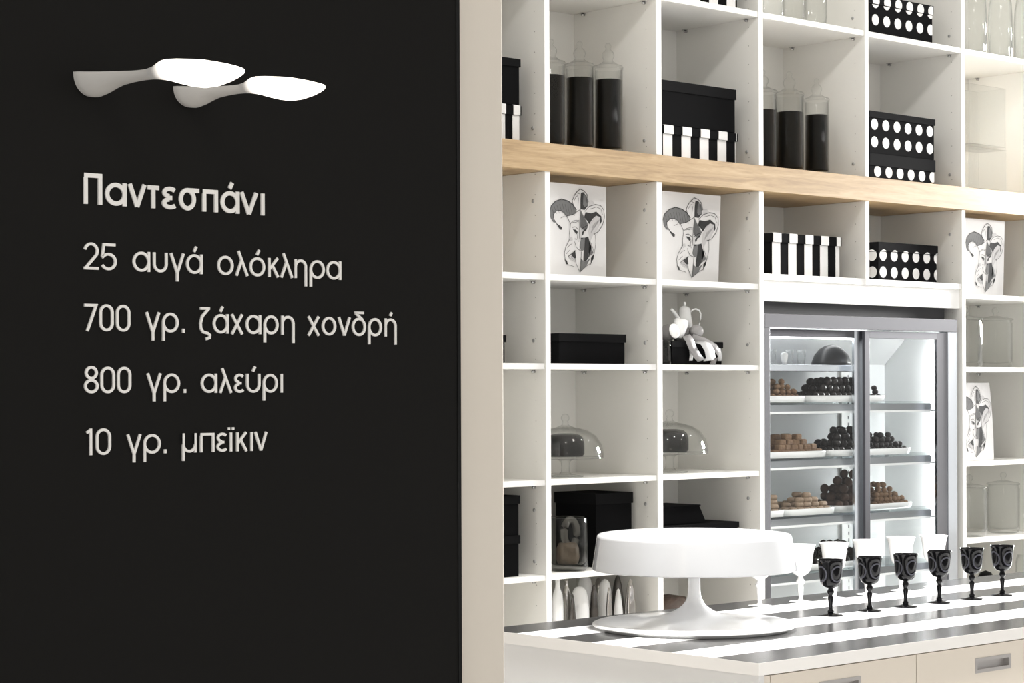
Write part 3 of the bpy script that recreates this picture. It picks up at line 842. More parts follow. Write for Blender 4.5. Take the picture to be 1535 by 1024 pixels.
# ================================================================== jester drawings
def norm(pt):
    x, y = pt; uu = (x - 35) / 563; yt = 55 + 48 * uu; yb = 963 + 27 * uu
    return uu, 1 - (y - yt) / (yb - yt)
FILLS = [
 (3, [(45,350),(60,290),(100,245),(160,222),(220,240),(270,275),(305,330),(300,365),(240,380),(205,390),(180,350),(150,335),(110,340),(85,370),(82,420),(105,455),(80,450),(55,410)]),
 (1, [(105,455),(140,480),(165,500),(160,525),(145,522),(125,490)]),
 (1, [(350,160),(375,155),(390,175),(372,230),(372,280),(420,285),(385,330),(345,320),(345,230)]),
 (3, [(375,180),(405,185),(418,240),(420,285),(385,300),(372,280),(372,230)]),
 (1, [(395,350),(450,362),(500,345),(550,390),(555,440),(540,470),(535,400),(500,385),(460,420),(430,470),(415,440),(380,400)]),
 (2, [(500,385),(540,400),(535,470),(510,530),(470,570),(440,640),(425,560),(430,490),(460,430)]),
 (3, [(345,325),(380,400),(420,470),(412,505),(375,525),(340,500),(335,440)]),
 (2, [(335,440),(340,500),(375,525),(380,560),(350,600),(335,615)]),
 (1, [(268,518),(300,523),(318,545),(308,568),(288,548)]),
 (1, [(358,548),(385,518),(412,500),(400,530),(380,540),(370,575),(356,570)]),
 (1, [(388,600),(420,590),(432,640),(452,690),(420,760),(425,790),(400,830),(370,830),(375,740),(382,660)]),
 (3, [(350,600),(388,600),(380,720),(352,735),(335,690)]),
 (3, [(432,640),(470,750),(425,790),(420,760),(452,690)]),
 (1, [(250,770),(290,722),(300,800),(283,805)]),
 (2, [(222,790),(250,770),(283,805),(300,850),(262,830)]),
 (1, [(190,815),(210,825),(222,865),(205,862)]),
 (1, [(445,800),(475,760),(470,810),(445,850)]),
 (3, [(345,800),(372,832),(400,832),(440,800),(400,880),(340,935)]),
 (2, [(240,600),(262,590),(268,625),(238,640)]),
 (2, [(425,240),(460,235),(485,265),(430,290)]),
]
LINES = [
 (6, [(45,350),(60,290),(100,245),(160,222),(220,240),(270,275),(305,330)]), (5, [(80,370),(85,420),(110,458)]), (4,[(82,375),(110,340),(150,335),(185,358),(205,395)]),
 (5, [(280,300),(262,240),(285,185),(310,150),(340,125),(375,140),(410,180),(420,250)]), (3,[(300,158),(340,175)]), (3,[(325,210),(318,290)]),
 (4, [(385,345),(430,295),(490,275),(540,285),(575,330),(580,400),(560,480),(520,540),(485,560)]),
 (4, [(345,322),(310,345),(270,375),(210,390),(245,465),(235,560),(240,610),(200,690),(185,750),(195,830)]),
 (3, [(245,465),(265,440),(300,430),(330,432)]), (3, [(335,450),(332,610)]), (5, [(286,612),(305,618)]), (7, [(345,606),(368,612)]),
 (4, [(285,640),(300,690),(318,715),(345,730)]), (4,[(222,785),(262,752),(300,725)]), (3, [(222,865),(280,885)]),
 (4, [(290,780),(300,860),(335,940),(345,860),(350,738)]), (3,[(335,940),(400,880),(445,850),(475,765)]),
 (3, [(490,570),(495,650),(480,740),(440,870)]), (3, [(440,640),(462,700),(478,760)]), (4,[(470,560),(490,555),(480,572)]), (3,[(150,410),(185,392)]),
]
for k in range(7):      # hatching of the shaded right half of the face, the brow and the cheek
    LINES.append((1.8, [(345 + 9 * k, 345 + 12 * k), (350 + 8 * k, 440 + 8 * k), (346 + 5 * k, 500 + 6 * k)]))
    LINES.append((1.6, [(445 + 12 * k, 560 - 18 * k), (470 + 10 * k, 470 - 8 * k)]))
    LINES.append((1.6, [(232 + 11 * k, 800 + 8 * k), (262 + 6 * k, 778 + 7 * k)]))
    LINES.append((1.6, [(420 + 7 * k, 660 + 16 * k), (392 + 6 * k, 700 + 14 * k)]))
LINES += [(4, [(262, 500), (290, 494), (322, 520)]), (5, [(350, 520), (372, 500), (418, 478)]), (3, [(318, 560), (312, 600), (322, 640)]), (3, [(262, 455), (280, 448), (296, 452), (312, 444), (328, 448)]),
          (3, [(280, 240), (300, 200), (318, 190)]), (3, [(400, 200), (408, 260)]), (3, [(440, 320), (500, 300), (545, 320), (562, 380)]), (3, [(215, 700), (240, 670), (262, 660)]), (3, [(205, 760), (240, 720)])]
for k in range(9):      # hatching of the left horn
    LINES.append((2.2, [(62 + 26 * k, 300 - 9 * min(k, 4) + 7 * max(0, k - 4)), (88 + 25 * k, 375 - 6 * min(k, 3) + 4 * k * (k > 5))]))
def drawing(xl, xr, Yd, z0, z1, label, skew=0.0, bend=0.0, rz=0):
    Wd, Hd = xr - xl, z1 - z0
    mb = MB()
    def pos(uu, v, off):
        return (uu * Wd + skew * v * Wd, -off + bend * (uu ** 2) * (v ** 2), v * Hd)
    nu, nv = 8, 8
    vs = []; fs = []
    for s_ in (0, .0016):
        for j in range(nv + 1):
            for i in range(nu + 1):
                p = pos(i / nu, j / nv, 0); vs.append((p[0], p[1] + s_, p[2]))
    n1 = (nu + 1) * (nv + 1)
    for j in range(nv):
        for i in range(nu):
            q = j * (nu + 1) + i
            fs.append([q, q + 1, q + nu + 2, q + nu + 1]); fs.append([n1 + q, n1 + q + nu + 1, n1 + q + nu + 2, n1 + q + 1])
    ring = [i for i in range(nu + 1)] + [(j + 1) * (nu + 1) + nu for j in range(nv)] + [nv * (nu + 1) + nu - 1 - i for i in range(nu)] + [(nv - 1 - j) * (nu + 1) for j in range(nv - 1)]
    for a, b in zip(ring, ring[1:] + ring[:1]): fs.append([a, b, n1 + b, n1 + a])
    mb.add(vs, fs, 0)
    for k, (mi, poly) in enumerate(FILLS):
        vs = [pos(*norm(p), .0006 + .00004 * k) for p in poly]
        mb.add(vs, [list(range(len(vs)))], {1: 1, 2: 3, 3: 2}[mi])
    for k, (t, pl) in enumerate(LINES):
        pts = [norm(p) for p in pl]
        q = [(a * Wd, b * Hd) for a, b in pts]
        L, Rr = ribbon2d(q, t / 563 * Wd * .95)
        vs = [pos(p.x / Wd, p.y / Hd, .0016) for p in L] + [pos(p.x / Wd, p.y / Hd, .0016) for p in Rr]
        n = len(L)
        mb.add(vs, [[i, i + 1, n + i + 1, n + i] for i in range(n - 1)], 1)
    o = mb.build('jester_drawing', [PAPER, INK, INKG, INKL], at=(0, 0, 0))
    for p in o.data.polygons: pass
    o.location = (xl, Yd, z0); o.rotation_euler = (0, 0, rz)
    tag(o, label, 'drawing', 'jester drawings')
    return o
Yd = YS + .05
drawing(XatY(822, Yd, 350), XatY(908.5, Yd, 350), Yd, zA[0] + .0005, ZatY(910, 280.6, Yd), 'ink drawing of a horned jester mask in the bay left of the other drawings')
drawing(XatY(989, Yd, 350), XatY(1076.5, Yd, 350), Yd, zA[0] + .0005, ZatY(1081, 294, Yd), 'ink drawing of a horned jester mask above the coffee pot', skew=.05)
drawing(XatY(1444, Yd, 390), XatY(1503.5, Yd, 390), Yd, zA[0] + .0005, ZatY(1507, 332, Yd), 'ink drawing of a horned jester mask right above two glass jars', skew=.05)
drawing(XatY(1432, Yd, 630), XatY(1489.5, Yd, 630), Yd, zC[0] + .0005, ZatY(1490, 573.6, Yd), 'half hidden ink drawing of a horned jester mask, lowest one, right of the fridge', bend=.02)

# ================================================================== lowest bays
CHR2 = mat('silvery_reflection', (.50, .48, .46), .08, 1)
BRZ = mat('bronze_reflection', (.05, .042, .036), .1, coat=1)
def vase(px, yy, rp, hp, prof, m_, label, name='reflection_shape'):  # lathed solids added in place of a tangle of reflections
    X = XatY(px, yy, 900); dpt = (Vector((X, yy, H)) - EYE).dot(FW); u = dpt / F
    zbase = .64
    htop = min(ZatY(px, hp, yy), zD[1] - .006) - zbase
    o = MB().lathe([(max(.0001, a * rp * u), b * htop) for a, b in prof], (X, yy, zbase), 32).build(name, m_, at=(X, yy, zbase))
    tag(o, label, 'vase')
P_BOT = [(0, 0), (.9, 0), (1, .03), (1, .55), (.97, .75), (.8, .84), (.45, .90), (.35, .95), (.42, 1.0), (0, 1.0)]
P_EGG = [(0, 0), (.8, 0), (1, .2), (1, .72), (.92, .86), (.7, .95), (.4, .99), (0, 1.0)]
P_CON = [(0, 0), (1, 0), (1, .3), (.8, .7), (.5, .9), (.25, .98), (0, 1.0)]
vase(836, YS + .09, 9, 868, P_BOT, PORC, 'small white reflection stand-in at the left end of the bottom bay row')
vase(849, YS + .155, 8, 866, P_BOT, CHR2, 'slim silvery reflection stand-in second from the left in the bottom bay')
vase(869, YS + .10, 14.5, 879, P_EGG, PORC, 'broad white egg topped reflection stand-in in the bottom bay')
vase(877, YS + .20, 13, 862, P_EGG, PORC, 'tall white reflection stand-in behind the broad white one in the bottom bay')
vase(890.5, YS + .10, 9, 876, P_CON, BRZ, 'dark bronze reflection stand-in right of the broad white one')
vase(907, YS + .13, 10.5, 868, P_EGG, PORC, 'white egg topped reflection stand-in between the two bronze ones')
vase(897, YS + .235, 12, 866, P_CON, CHR2, 'silvery reflection stand-in behind the left bronze one')
vase(927, YS + .08, 8.5, 882, P_CON, PORC, 'white pointed reflection stand-in at the right of the bottom bay row')
vase(926, YS + .135, 12, 862, P_CON, BRZ, 'tall bronze reflection stand-in behind the pointed white one')
vase(945, YS + .055, 10.5, 868, P_CON, CHR2, 'silvery pointed reflection stand-in at the right end of the bottom bay')
vase(858.5, YS + .065, 6, 890, P_CON, BRZ, 'small dark bronze reflection stand-in left of the broad white one')
vase(913, YS + .055, 6, 880, P_CON, CHR2, 'small silvery reflection stand-in left of the pointed white one')
X = XatY(1008, YS + .10, 910)
zb2 = ZatY(1008, 891, YS + .10)
o = MB().lathe([(.0001, 0), (.09, 0), (.10, .05), (.095, .12), (.08, zb2 - .64 - .04), (.06, zb2 - .64 - .01), (.0001, zb2 - .64)], (X, YS + .12, .64), 28).build('crusty_cake', CRUST, at=(X, YS + .12, .64))
tag(o, 'tall dark brown crusty cake low behind the cake stand stem', 'cake')
X = XatY(1477.5, YS + .12, 865)
zk = ZatY(1477, 855, YS + .12)
o = MB().lathe([(.0001, 0), (.03, 0), (.04, .1), (.034, zk - .64 - .03), (.022, zk - .64 - .008), (.0001, zk - .64)], (X, YS + .12, .64), 24).build('black_bottle', JET, at=(X, YS + .12, .64))
tag(o, 'black rounded bottle top peeping between the last two black goblets', 'bottle')
X = XatY(1535, YS + .06, 865)
zk = ZatY(1530, 832, YS + .06)
o = MB().lathe([(.0001, 0), (.031, 0), (.034, .02), (.034, zk - .64 - .03), (.026, zk - .64), (.022, zk - .64), (.031, zk - .67), (.031, .02), (.0001, .015)], (X, YS + .06, .64), 32).build('glass_jar', GLASS, at=(X, YS + .06, .64))
tag(o, 'clear glass jar in the lowest right bay, cut by the photo edge', 'jar')

# ================================================================== fridge
fx0, fx1 = XatY(1147, YS, 480), XatY(1436.5, YS, 490)
fx0 += .002; fx1 -= .004
YF = YS + .004
YFB = YS + .33                              # inner back of the fridge
zH1 = ZatY(1147.5, 469.5, YS); zH0 = ZatY(1148, 490.5, YS)
fr = thing('display_fridge', ((fx0 + fx1) / 2, YF + .15, 0), 'steel framed glass door display fridge built into the white shelving', 'fridge')
zFloor = .10; zCeil = ZatY(1360, 505, YF + .03)
# housing
MB().box(fx0, fx1, YFB, YFB + .02, 0, zH1).build('back_wall', FRWHITE, fr)
MB().box(fx0, fx0 + .02, YF + .03, YFB, 0, zH1).build('side_wall', FRWHITE, fr)
MB().box(fx1 - .02, fx1, YF + .03, YFB, 0, zH1).build('side_wall', FRWHITE, fr)
MB().box(fx0 + .02, fx1 - .02, YF + .03, YFB, zH0 + .004, zH1).build('top_wall', FRWHITE, fr)
MB().box(fx0 + .02, fx1 - .02, YF + .03, YFB, 0, zFloor).build('base', STEEL, fr)
# sloping ceiling liner at the back top
zc2 = ZatY(1348, 547, YFB)
mb = MB(); xa_, xb_ = fx0 + .021, fx1 - .021
mb.add([(xa_, YF + .20, zH0 + .003), (xb_, YF + .20, zH0 + .003), (xb_, YFB - .001, zc2), (xa_, YFB - .001, zc2), (xa_, YFB - .001, zH0 + .003), (xb_, YFB - .001, zH0 + .003)],
       [[0, 1, 2, 3], [3, 2, 5, 4], [0, 4, 5, 1], [0, 3, 4], [1, 5, 2]])
mb.build('ceiling_liner', mat('grey_liner', (.62, .63, .63), .4), fr)
MB().box(fx0, fx1, YF - .002, YF + .04, zH0, zH1).build('header', STEEL, fr, bevel=.002)
MB().box(fx0 + .01, fx1 - .01, YF + .05, YF + .2, zH1 + .0005, zR + .03).build('gap_shade', DARKSLOT, fr)  # dark block added for the shade in the gap over the header
sA = XatY(1154.5, YF, 600); sB = XatY(1421.5, YF, 600)
MB().box(fx0, sA, YF, YF + .04, 0, zH0).build('frame_post', STEEL, fr, bevel=.0015)
MB().box(sB, fx1, YF, YF + .04, 0, zH0).build('frame_post', ALU, fr, bevel=.0015)
MB().box(sA, sB, YF, YF + .04, .0, .14).build('sill', STEEL, fr, bevel=.001)
# sliding doors
def door(x0, x1, y, ls, rs, label, zt, mm):
    d = MB()
    th = .012
    d.box(x0, x0 + ls, y, y + th, .14, zt).build('door', mm[0], fr, bevel=.001)['label'] = label
    dd = [o for o in bpy.data.objects if o.name.startswith('door') and o.parent == fr][-1]
    MB().box(x1 - rs, x1, y, y + th, .14, zt).build('door_stile', mm[1], dd, bevel=.001)
    hr = .026
    MB().box(x0 + ls, x1 - rs, y, y + th, zt - hr, zt).build('door_rail', STEELD, dd, bevel=.001)
    MB().box(x0 + ls, x1 - rs, y, y + th, .14, .18).build('door_rail', STEEL, dd, bevel=.001)
    MB().box(x0 + ls, x1 - rs, y + th * .4, y + th * .7, .18, zt - hr).build('glass_pane', GLASSB, dd)
zDt = zH0 - .004
xm0, xm1 = XatY(1281, YF + .022, 600), XatY(1297.5, YF + .022, 600)
door(sA + .001, xm1, YF + .022, .004, xm1 - xm0, 'left sliding glass door', zDt, (STEEL, ALU))
xr0, xr1 = XatY(1296.5, YF + .004, 600), XatY(1304.0, YF + .004, 600)
xs0, xs1 = XatY(1404.5, YF + .004, 600), XatY(1420.5, YF + .004, 600)
door(xr0, xs1, YF + .004, xr1 - xr0, xs1 - xs0, 'right sliding glass door', zDt, (STEELD, STEEL))
# back bracket rail and light
xb0, xb1 = XatY(1258, YFB, 640), XatY(1270, YFB, 640)
mb = MB().box(xb0, xb1, YFB - .012, YFB, zFloor, zH0 - .03)
for i in range(60):
    z = zFloor + .02 + i * .026
    if z < zH0 - .05: mb.box(xb1 - .012, xb1 - .007, YFB - .0125, YFB - .0118, z, z + .012, 1)
mb.build('bracket_rail', [mat('rail_grey', (.55, .56, .54), .4, .3), DARKSLOT], fr)
MB().tube([(fx1 - .045, YF + .075, zFloor + .3), (fx1 - .045, YF + .075, zH0 - .045)], .013, 14).build('light_tube', TUBE, fr)
MB().tube([(fx0 + .08, YF + .15, zH0 - .022), (fx1 - .36, YF + .15, zH0 - .022)], .010, 12).build('light_tube', TUBE2, fr)
TRAY = mat('white_tray', (.85, .86, .86), .2, coat=.4)
# shelves
def fshelf(py_top_left, zt=None, depth0=.055):
    z = ZatY(1156, py_top_left, YF + depth0)
    o = MB().box(fx0 + .022, fx1 - .022 - .035, YF + depth0, YFB - .014, z - .008, z).build('fridge_shelf', SHELFGL, fr)
    MB().box(fx0 + .022, fx1 - .085, YF + depth0 + .002, YF + depth0 + .005, z - .032, z - .008).build('grey_band', BANDGREY, o)  # grey strip along the front, below the glass plate
    MB().box(fx0 + .022, fx1 - .07, YF + depth0 - .003, YF + depth0 + .006, z - .040, z - .032).build('edge_strip', TRAY, o)
    MB().box(fx0 + .022, fx1 - .06, YFB - .05, YFB - .014, z - .03, z - .009).build('shelf_bracket', STEELD, o)
    return z
zs2 = fshelf(603.5); zs3 = fshelf(688); zs4 = fshelf(776); zs5 = fshelf(862)
# steel tray high on the left
yt0 = YF + .06
xq0, xq1 = fx0 + .022, XatY(1256, yt0 + .04, 550)
z1 = ZatY(1156, 546, yt0); z0_ = ZatY(1156, 556, yt0)
o = MB().box(xq0, xq1 + .10, yt0, YFB - .014, z0_, z1).build('steel_shelf', ALU, fr, bevel=.002)
zs1 = z1 + .0008
dm = XatY(1246, yt0 + .085, 530); dpt = (Vector((dm, yt0 + .085, H)) - EYE).dot(FW); u = dpt / F
o = MB().lathe([(32 * u, 0), (31.5 * u, 4 * u), (27 * u, 15 * u), (19 * u, 24 * u), (10 * u, 29 * u), (.0001, 30.5 * u)], (dm, yt0 + .085, zs1), 40, cap0=True).build('black_dome', mat('black_dome_plastic', (.018, .019, .022), .35), at=(dm, yt0 + .085, zs1))
o.scale = (1, .9, 1)
tag(o, 'black domed cover on the top steel shelf of the fridge', 'cover')
for i, (px, m_) in enumerate(((1175.5, PORC),)):
    X = XatY(px, yt0 + .03, 540); 
    o = MB().lathe([(.0001, 0), (3 * u, 0), (4.5 * u, 6 * u), (5.5 * u, 13 * u), (5 * u, 16 * u), (2 * u, 17.5 * u), (.0001, 17.5 * u)], (X, yt0 + .03, zs1), 24).build('white_pot', m_, at=(X, yt0 + .03, zs1))
    tag(o, 'small white tapered pot on the top steel shelf of the fridge', 'pot')
for i, px in enumerate((1160, 1186, 1204)):
    X = XatY(px, yt0 + .07, 540)
    o = MB().lathe([(.0001, 0), (5 * u, 0), (6 * u, 8 * u), (7 * u, 22 * u), (6.6 * u, 22 * u), (5.4 * u, 8 * u), (4.4 * u, .006), (.0001, .006)], (X, yt0 + .08, zs1), 24).build('clear_glass', GLASS, at=(X, yt0 + .08, zs1))
    tag(o, ['left of three clear glasses on the top steel shelf of the fridge', 'middle clear glass on the top steel shelf, beside the white pot', 'right clear glass on the top steel shelf, beside the black dome'][i], 'glass', 'clear glasses in the fridge')

def tray(px0, px1, z, label, yf=YF + .05, dp=.16):
    x0, x1 = XatY(px0, yf, 650), XatY(px1, yf, 650); z = z + .0008
    hh = .022
    cx, cy = (x0 + x1) / 2, yf + dp / 2
    mb = MB()
    n = 32; a, b = (x1 - x0) / 2, dp / 2
    prof = [(.975, 0), (1.0, hh), (.985, hh + .001), (.93, .006), (0.0005, .006)]
    vs = []
    for (k, zz) in prof:
        for i in range(n):
            an = 2 * math.pi * i / n; c_, s_ = math.cos(an), math.sin(an); e = .36
            vs.append((cx + a * k * math.copysign(abs(c_) ** e, c_), cy + b * k * math.copysign(abs(s_) ** e, s_), z + zz))
    fs = [[j * n + i, j * n + (i + 1) % n, (j + 1) * n + (i + 1) % n, (j + 1) * n + i] for j in range(4) for i in range(n)] + [list(range(n))[::-1]]
    mb.add(vs, fs, 0, True)
    o = mb.build('serving_tray', TRAY, at=(cx, cy, z + .0003))
    tag(o, label, 'tray', 'white serving trays in the fridge')
    return x0, x1, yf, yf + dp, z + .0075

def bumpy(name, m_, sx, sy, sz, seed, kind='ball', n=12):
    rnd = random.Random(seed); mb = MB()
    if kind == 'ball':
        blob(mb, (0, 0, 0), sx, sy, sz, n=n)
        mb.v = [tuple(c * (1 + rnd.uniform(-.07, .07)) for c in v) for v in mb.v]
    elif kind == 'log':
        mb.tube([(-sx, 0, 0), (-sx * .85, 0, 0), (-sx * .3, 0, sz * .05), (sx * .3, 0, 0), (sx * .85, 0, 0), (sx, 0, 0)], [sz * .6, sz * .95, sz, sz * .97, sz * .93, sz * .55], 10)
    elif kind == 'cube':
        mb.box(-sx, sx, -sy, sy, -sz, sz)
    me = mb.build(name, m_, at=(0, 0, 0))
    if kind == 'cube':
        b = me.modifiers.new('bevel', 'BEVEL'); b.width = sx * .35; b.segments = 2
    return me
def pile(name, protos, tr, px0, px1, rows, size, label, cat, group, rot=True, peak=.5, deep=3, zmax=9):
    """mound on a tray: rows = count of layers; the mound narrows upward about the peak (0..1)"""
    x0, x1 = XatY(px0, tr[2] + .05, 650), XatY(px1, tr[2] + .05, 650)
    ya, yb = tr[2] + .022, tr[3] - .02
    rnd = random.Random(hash(name) % 999 + int(px0))
    k = 0
    sx, sy, sz = size
    x0 = max(x0, tr[0] + .012 + sx * .3); x1 = min(x1, tr[1] - .012 - sx * .3)
    for layer in range(rows):
        f = layer / max(1, rows)
        l0 = x0 + (x1 - x0) * f * peak * .92; l1 = x1 - (x1 - x0) * f * (1 - peak) * .92
        nx = max(1, int((l1 - l0 - 2 * sx) / (sx * 1.9)) + 1)
        ny = max(1, deep - int(layer * deep / rows * .8))
        for j in range(ny):
            yy = ya + sy + (yb - ya - 2 * sy) * (j / max(1, deep - 1)) * (1 - .15 * f) + (yb - ya) * .06 * f
            for i in range(nx):
                xx = (l0 + l1) / 2 if nx == 1 else l0 + sx + (l1 - l0 - 2 * sx) * i / (nx - 1) + (sx * .8 * ((j + layer) % 2) - sx * .4)
                p = protos[k % len(protos)]
                if tr[4] + sz * 2.2 + layer * sz * 1.62 > zmax: continue
                c = p if not p.get('_used') else p.copy()
                if c is not p: COL.objects.link(c)
                p['_used'] = True
                q_ = .3 if rot else .12
                c.location = (xx + rnd.uniform(-q_, q_) * sx, yy + rnd.uniform(-.15, .15) * sy, tr[4] + sz + layer * sz * 1.62 + (rnd.uniform(-.12, .12) * sz if layer else 0))
                if rot:
                    k_ = rnd.uniform(.88, 1.06); c.scale = (k_, k_, 1)
                c.rotation_euler = (rnd.uniform(-.3, .3), rnd.uniform(-.3, .3), rnd.uniform(0, 6.28)) if rot else (0, 0, rnd.uniform(-.12, .12))
                tag(c, label, cat, group)
                k += 1
    return k
def protos(name, m_, s, kind, n=2):
    out = []
    for i in range(n):
        q = (s[0] * (1 + .12 * i), s[1] * (1 - .08 * i), s[2])
        out.append(bumpy(name, m_, q[0], q[1], q[2], i + 3, kind))
    return out
NF = 0
t1 = tray(1151, 1214, zs2, 'white tray of brown biscuits, left on the second shelf')
NF += pile('walnut_biscuit', protos('walnut_biscuit', BISC, (.0125, .012, .011), 'ball'), t1, 1151, 1211, 4, (.0125, .012, .011), 'brown nut biscuit in the mound left on the second shelf', 'biscuit', 'nut biscuits', peak=.35)
t2 = tray(1216, 1336, zs2, 'white tray of dark truffles, middle of the second shelf')
NF += pile('dark_truffle', protos('dark_truffle', CHOC, (.0165, .016, .0155), 'ball'), t2, 1215, 1300, 5, (.0165, .016, .0155), 'dark truffle in the tall mound on the second shelf', 'truffle', 'dark truffles on the second shelf', peak=.62, zmax=z0_ - .002)
NF += pile('chocolate_bite', protos('chocolate_bite', CHOC, (.012, .012, .010), 'ball'), t2, 1302, 1334, 3, (.012, .012, .010), 'small dark chocolate at the right end of the second shelf', 'chocolate', 'small chocolates on the second shelf', peak=.2)
t3 = tray(1151, 1246, zs3, 'white tray of cube biscuits, left on the third shelf')
NF += pile('cube_biscuit', protos('cube_biscuit', BISC, (.0155, .014, .011), 'cube'), t3, 1152, 1242, 4, (.0155, .014, .011), 'brown cube biscuit stacked left on the third shelf', 'biscuit', 'cube biscuits', rot=False, peak=.35)
t4 = tray(1249, 1374, zs3, 'white tray of dark pralines, right on the third shelf')
NF += pile('dark_praline', protos('dark_praline', CHOC, (.0165, .016, .0145), 'ball'), t4, 1236, 1296, 4, (.0165, .016, .0145), 'round dark praline in the middle of the third shelf', 'praline', 'dark pralines in the middle of the third shelf', peak=.45)
NF += pile('chocolate_bite', protos('chocolate_bite', CHOC, (.0125, .012, .011), 'ball'), t4, 1300, 1370, 4, (.0125, .012, .011), 'small dark chocolate behind the right door on the third shelf', 'chocolate', 'small chocolates on the third shelf', peak=.3)
t5a = tray(1150, 1179, zs4, 'small white tray at the far left of the fourth shelf')
NF += pile('pale_biscuit', protos('pale_biscuit', PALE, (.017, .010, .010), 'log'), t5a, 1150, 1177, 4, (.017, .010, .010), 'pale biscuit on the small tray at the far left', 'biscuit', 'pale biscuits on the small tray', rot=False, peak=.3)
t5 = tray(1180, 1258, zs4, 'white tray of pale log biscuits on the fourth shelf')
NF += pile('log_biscuit', protos('log_biscuit', PALE, (.018, .010, .0105), 'log'), t5, 1179, 1254, 4, (.018, .010, .0105), 'pale log biscuit stacked on the fourth shelf', 'biscuit', 'pale log biscuits', rot=False, peak=.4)
t6 = tray(1261, 1376, zs4, 'white tray of cocoa truffles, right on the fourth shelf', yf=YF + .07, dp=.17)
NF += pile('cocoa_truffle', protos('cocoa_truffle', COCOA, (.0175, .017, .017), 'ball'), t6, 1212, 1300, 5, (.0175, .017, .017), 'brown cocoa truffle in the tall mound on the fourth shelf', 'truffle', 'cocoa truffles', peak=.5)
NF += pile('almond_biscuit', protos('almond_biscuit', BISC, (.0125, .012, .011), 'ball'), t6, 1303, 1372, 5, (.0125, .012, .011), 'small brown almond biscuit behind the right door on the fourth shelf', 'biscuit', 'almond biscuits', peak=.15)
t7 = tray(1205, 1300, zs5, 'white tray of chocolate balls behind the white goblets', yf=YF + .06)
NF += pile('chocolate_ball', protos('chocolate_ball', CHOC, (.0175, .017, .017), 'ball'), t7, 1206, 1296, 3, (.0175, .017, .017), 'dark chocolate ball on the lowest visible fridge shelf', 'chocolate', 'chocolate balls', peak=.7)
print('food', NF)

# ================================================================== counter
pf = onZ(1129.5, 994.8, CT); pe = onZ(756, 944.8, CT); pb = onZ(910, 922.8, CT)
cx0 = (pf.x + pe.x) / 2; cyf = pf.y; cyb = pb.y
print('counter', pf, pe, pb)
cx1 = 8.6
ct = thing('counter', ((cx0 + 5) / 2 + 1, (cyf + cyb) / 2, 0), 'white serving counter with black and white striped top and cream doors', 'counter')
TH = .030
sw = (cyb - cyf) / 7
mb = MB()
mb.box(cx0, cx1, cyf, cyb, CT - TH, CT - .0012, 2)
for i in range(7):
    mb.box(cx0 + .0008, cx1, cyf + .0012 + i * sw, cyf + (i + 1) * sw, CT - .0014, CT - .0006, 1 if i % 2 == 0 else 0)
mb.build('striped_top', [CTWHITE, CTBLACK, mat('counter_edge', (.78, .765, .745), .4)], ct)
MB().box(cx0 + .004, cx0 + .024, cyf + .004, cyb - .004, 0, CT - TH).build('end_panel', CTEND, ct, bevel=.001)
MB().box(cx0 + .024, cx1, cyf + .03, cyb - .01, .08, CT - TH).build('carcass', CTEND, ct)
gx = XatY(1373.5, cyf + .008, 990)
def recess_door(x0, x1, hx0, hx1, hz0, hz1, z0, z1, y):
    mb = MB(); t = .018
    for (a, b, c, d) in ((x0, hx0, z0, z1), (hx1, x1, z0, z1), (hx0, hx1, z0, hz0), (hx0, hx1, hz1, z1)):
        mb.box(a, b, y, y + t, c, d)
    o = mb.build('door', CTCREAM, ct)
    h = MB(); r = .009; q = .0012
    for (a, b, c, d) in ((hx0, hx0 + r, hz0, hz1), (hx1 - r, hx1, hz0, hz1), (hx0 + r, hx1 - r, hz0, hz0 + r), (hx0 + r, hx1 - r, hz1 - r, hz1)):
        h.box(a, b, y - q, y + .003, c, d)
    h.box(hx0 + .002, hx1 - .002, y + .014, y + .0165, hz0 + .002, hz1 - .002)
    h.box(hx0 + r - .0015, hx0 + r - .0003, y + .003, y + .014, hz0 + r, hz1 - r).box(hx1 - r + .0003, hx1 - r + .0015, y + .003, y + .014, hz0 + r, hz1 - r)
    h.box(hx0 + r, hx1 - r, y + .003, y + .014, hz0 + r - .0015, hz0 + r - .0003).box(hx0 + r, hx1 - r, y + .003, y + .014, hz1 - r + .0003, hz1 - r + .0015)
    h.build('recessed_handle', mat('handle_steel', (.52, .50, .49), .35, .85), o)
yd = cyf + .008
a = onY(1461.5, 987.5, yd); b = onY(1515, 1001, yd)
hz1 = ZatY(1461.5, 987.5, yd); hz0 = ZatY(1461.5, 1010, yd)
DW = 1.0
a2 = XatY(1228, yd, 1018); b2 = XatY(1290, yd, 1018)
dw = 2 * ((gx) - (a2 + b2) / 2)
zd1 = CT - TH - .004
recess_door(gx - dw + .045, gx - .0015, a2, b2, hz0, hz1, .09, zd1, yd)
recess_door(gx + .0015, gx + dw, a.x, b.x, hz0, hz1, .09, zd1, yd)
hw = b.x - a.x
for q in range(1, 5):
    recess_door(gx + q * dw + .003, min(gx + (q + 1) * dw, cx1), a.x + q * dw, b.x + q * dw, hz0, hz1, .09, zd1, yd)
MB().box(cx0 + .024, gx - dw + .042, yd, yd + .018, .09, zd1).build('filler_strip', CTCREAM, ct)

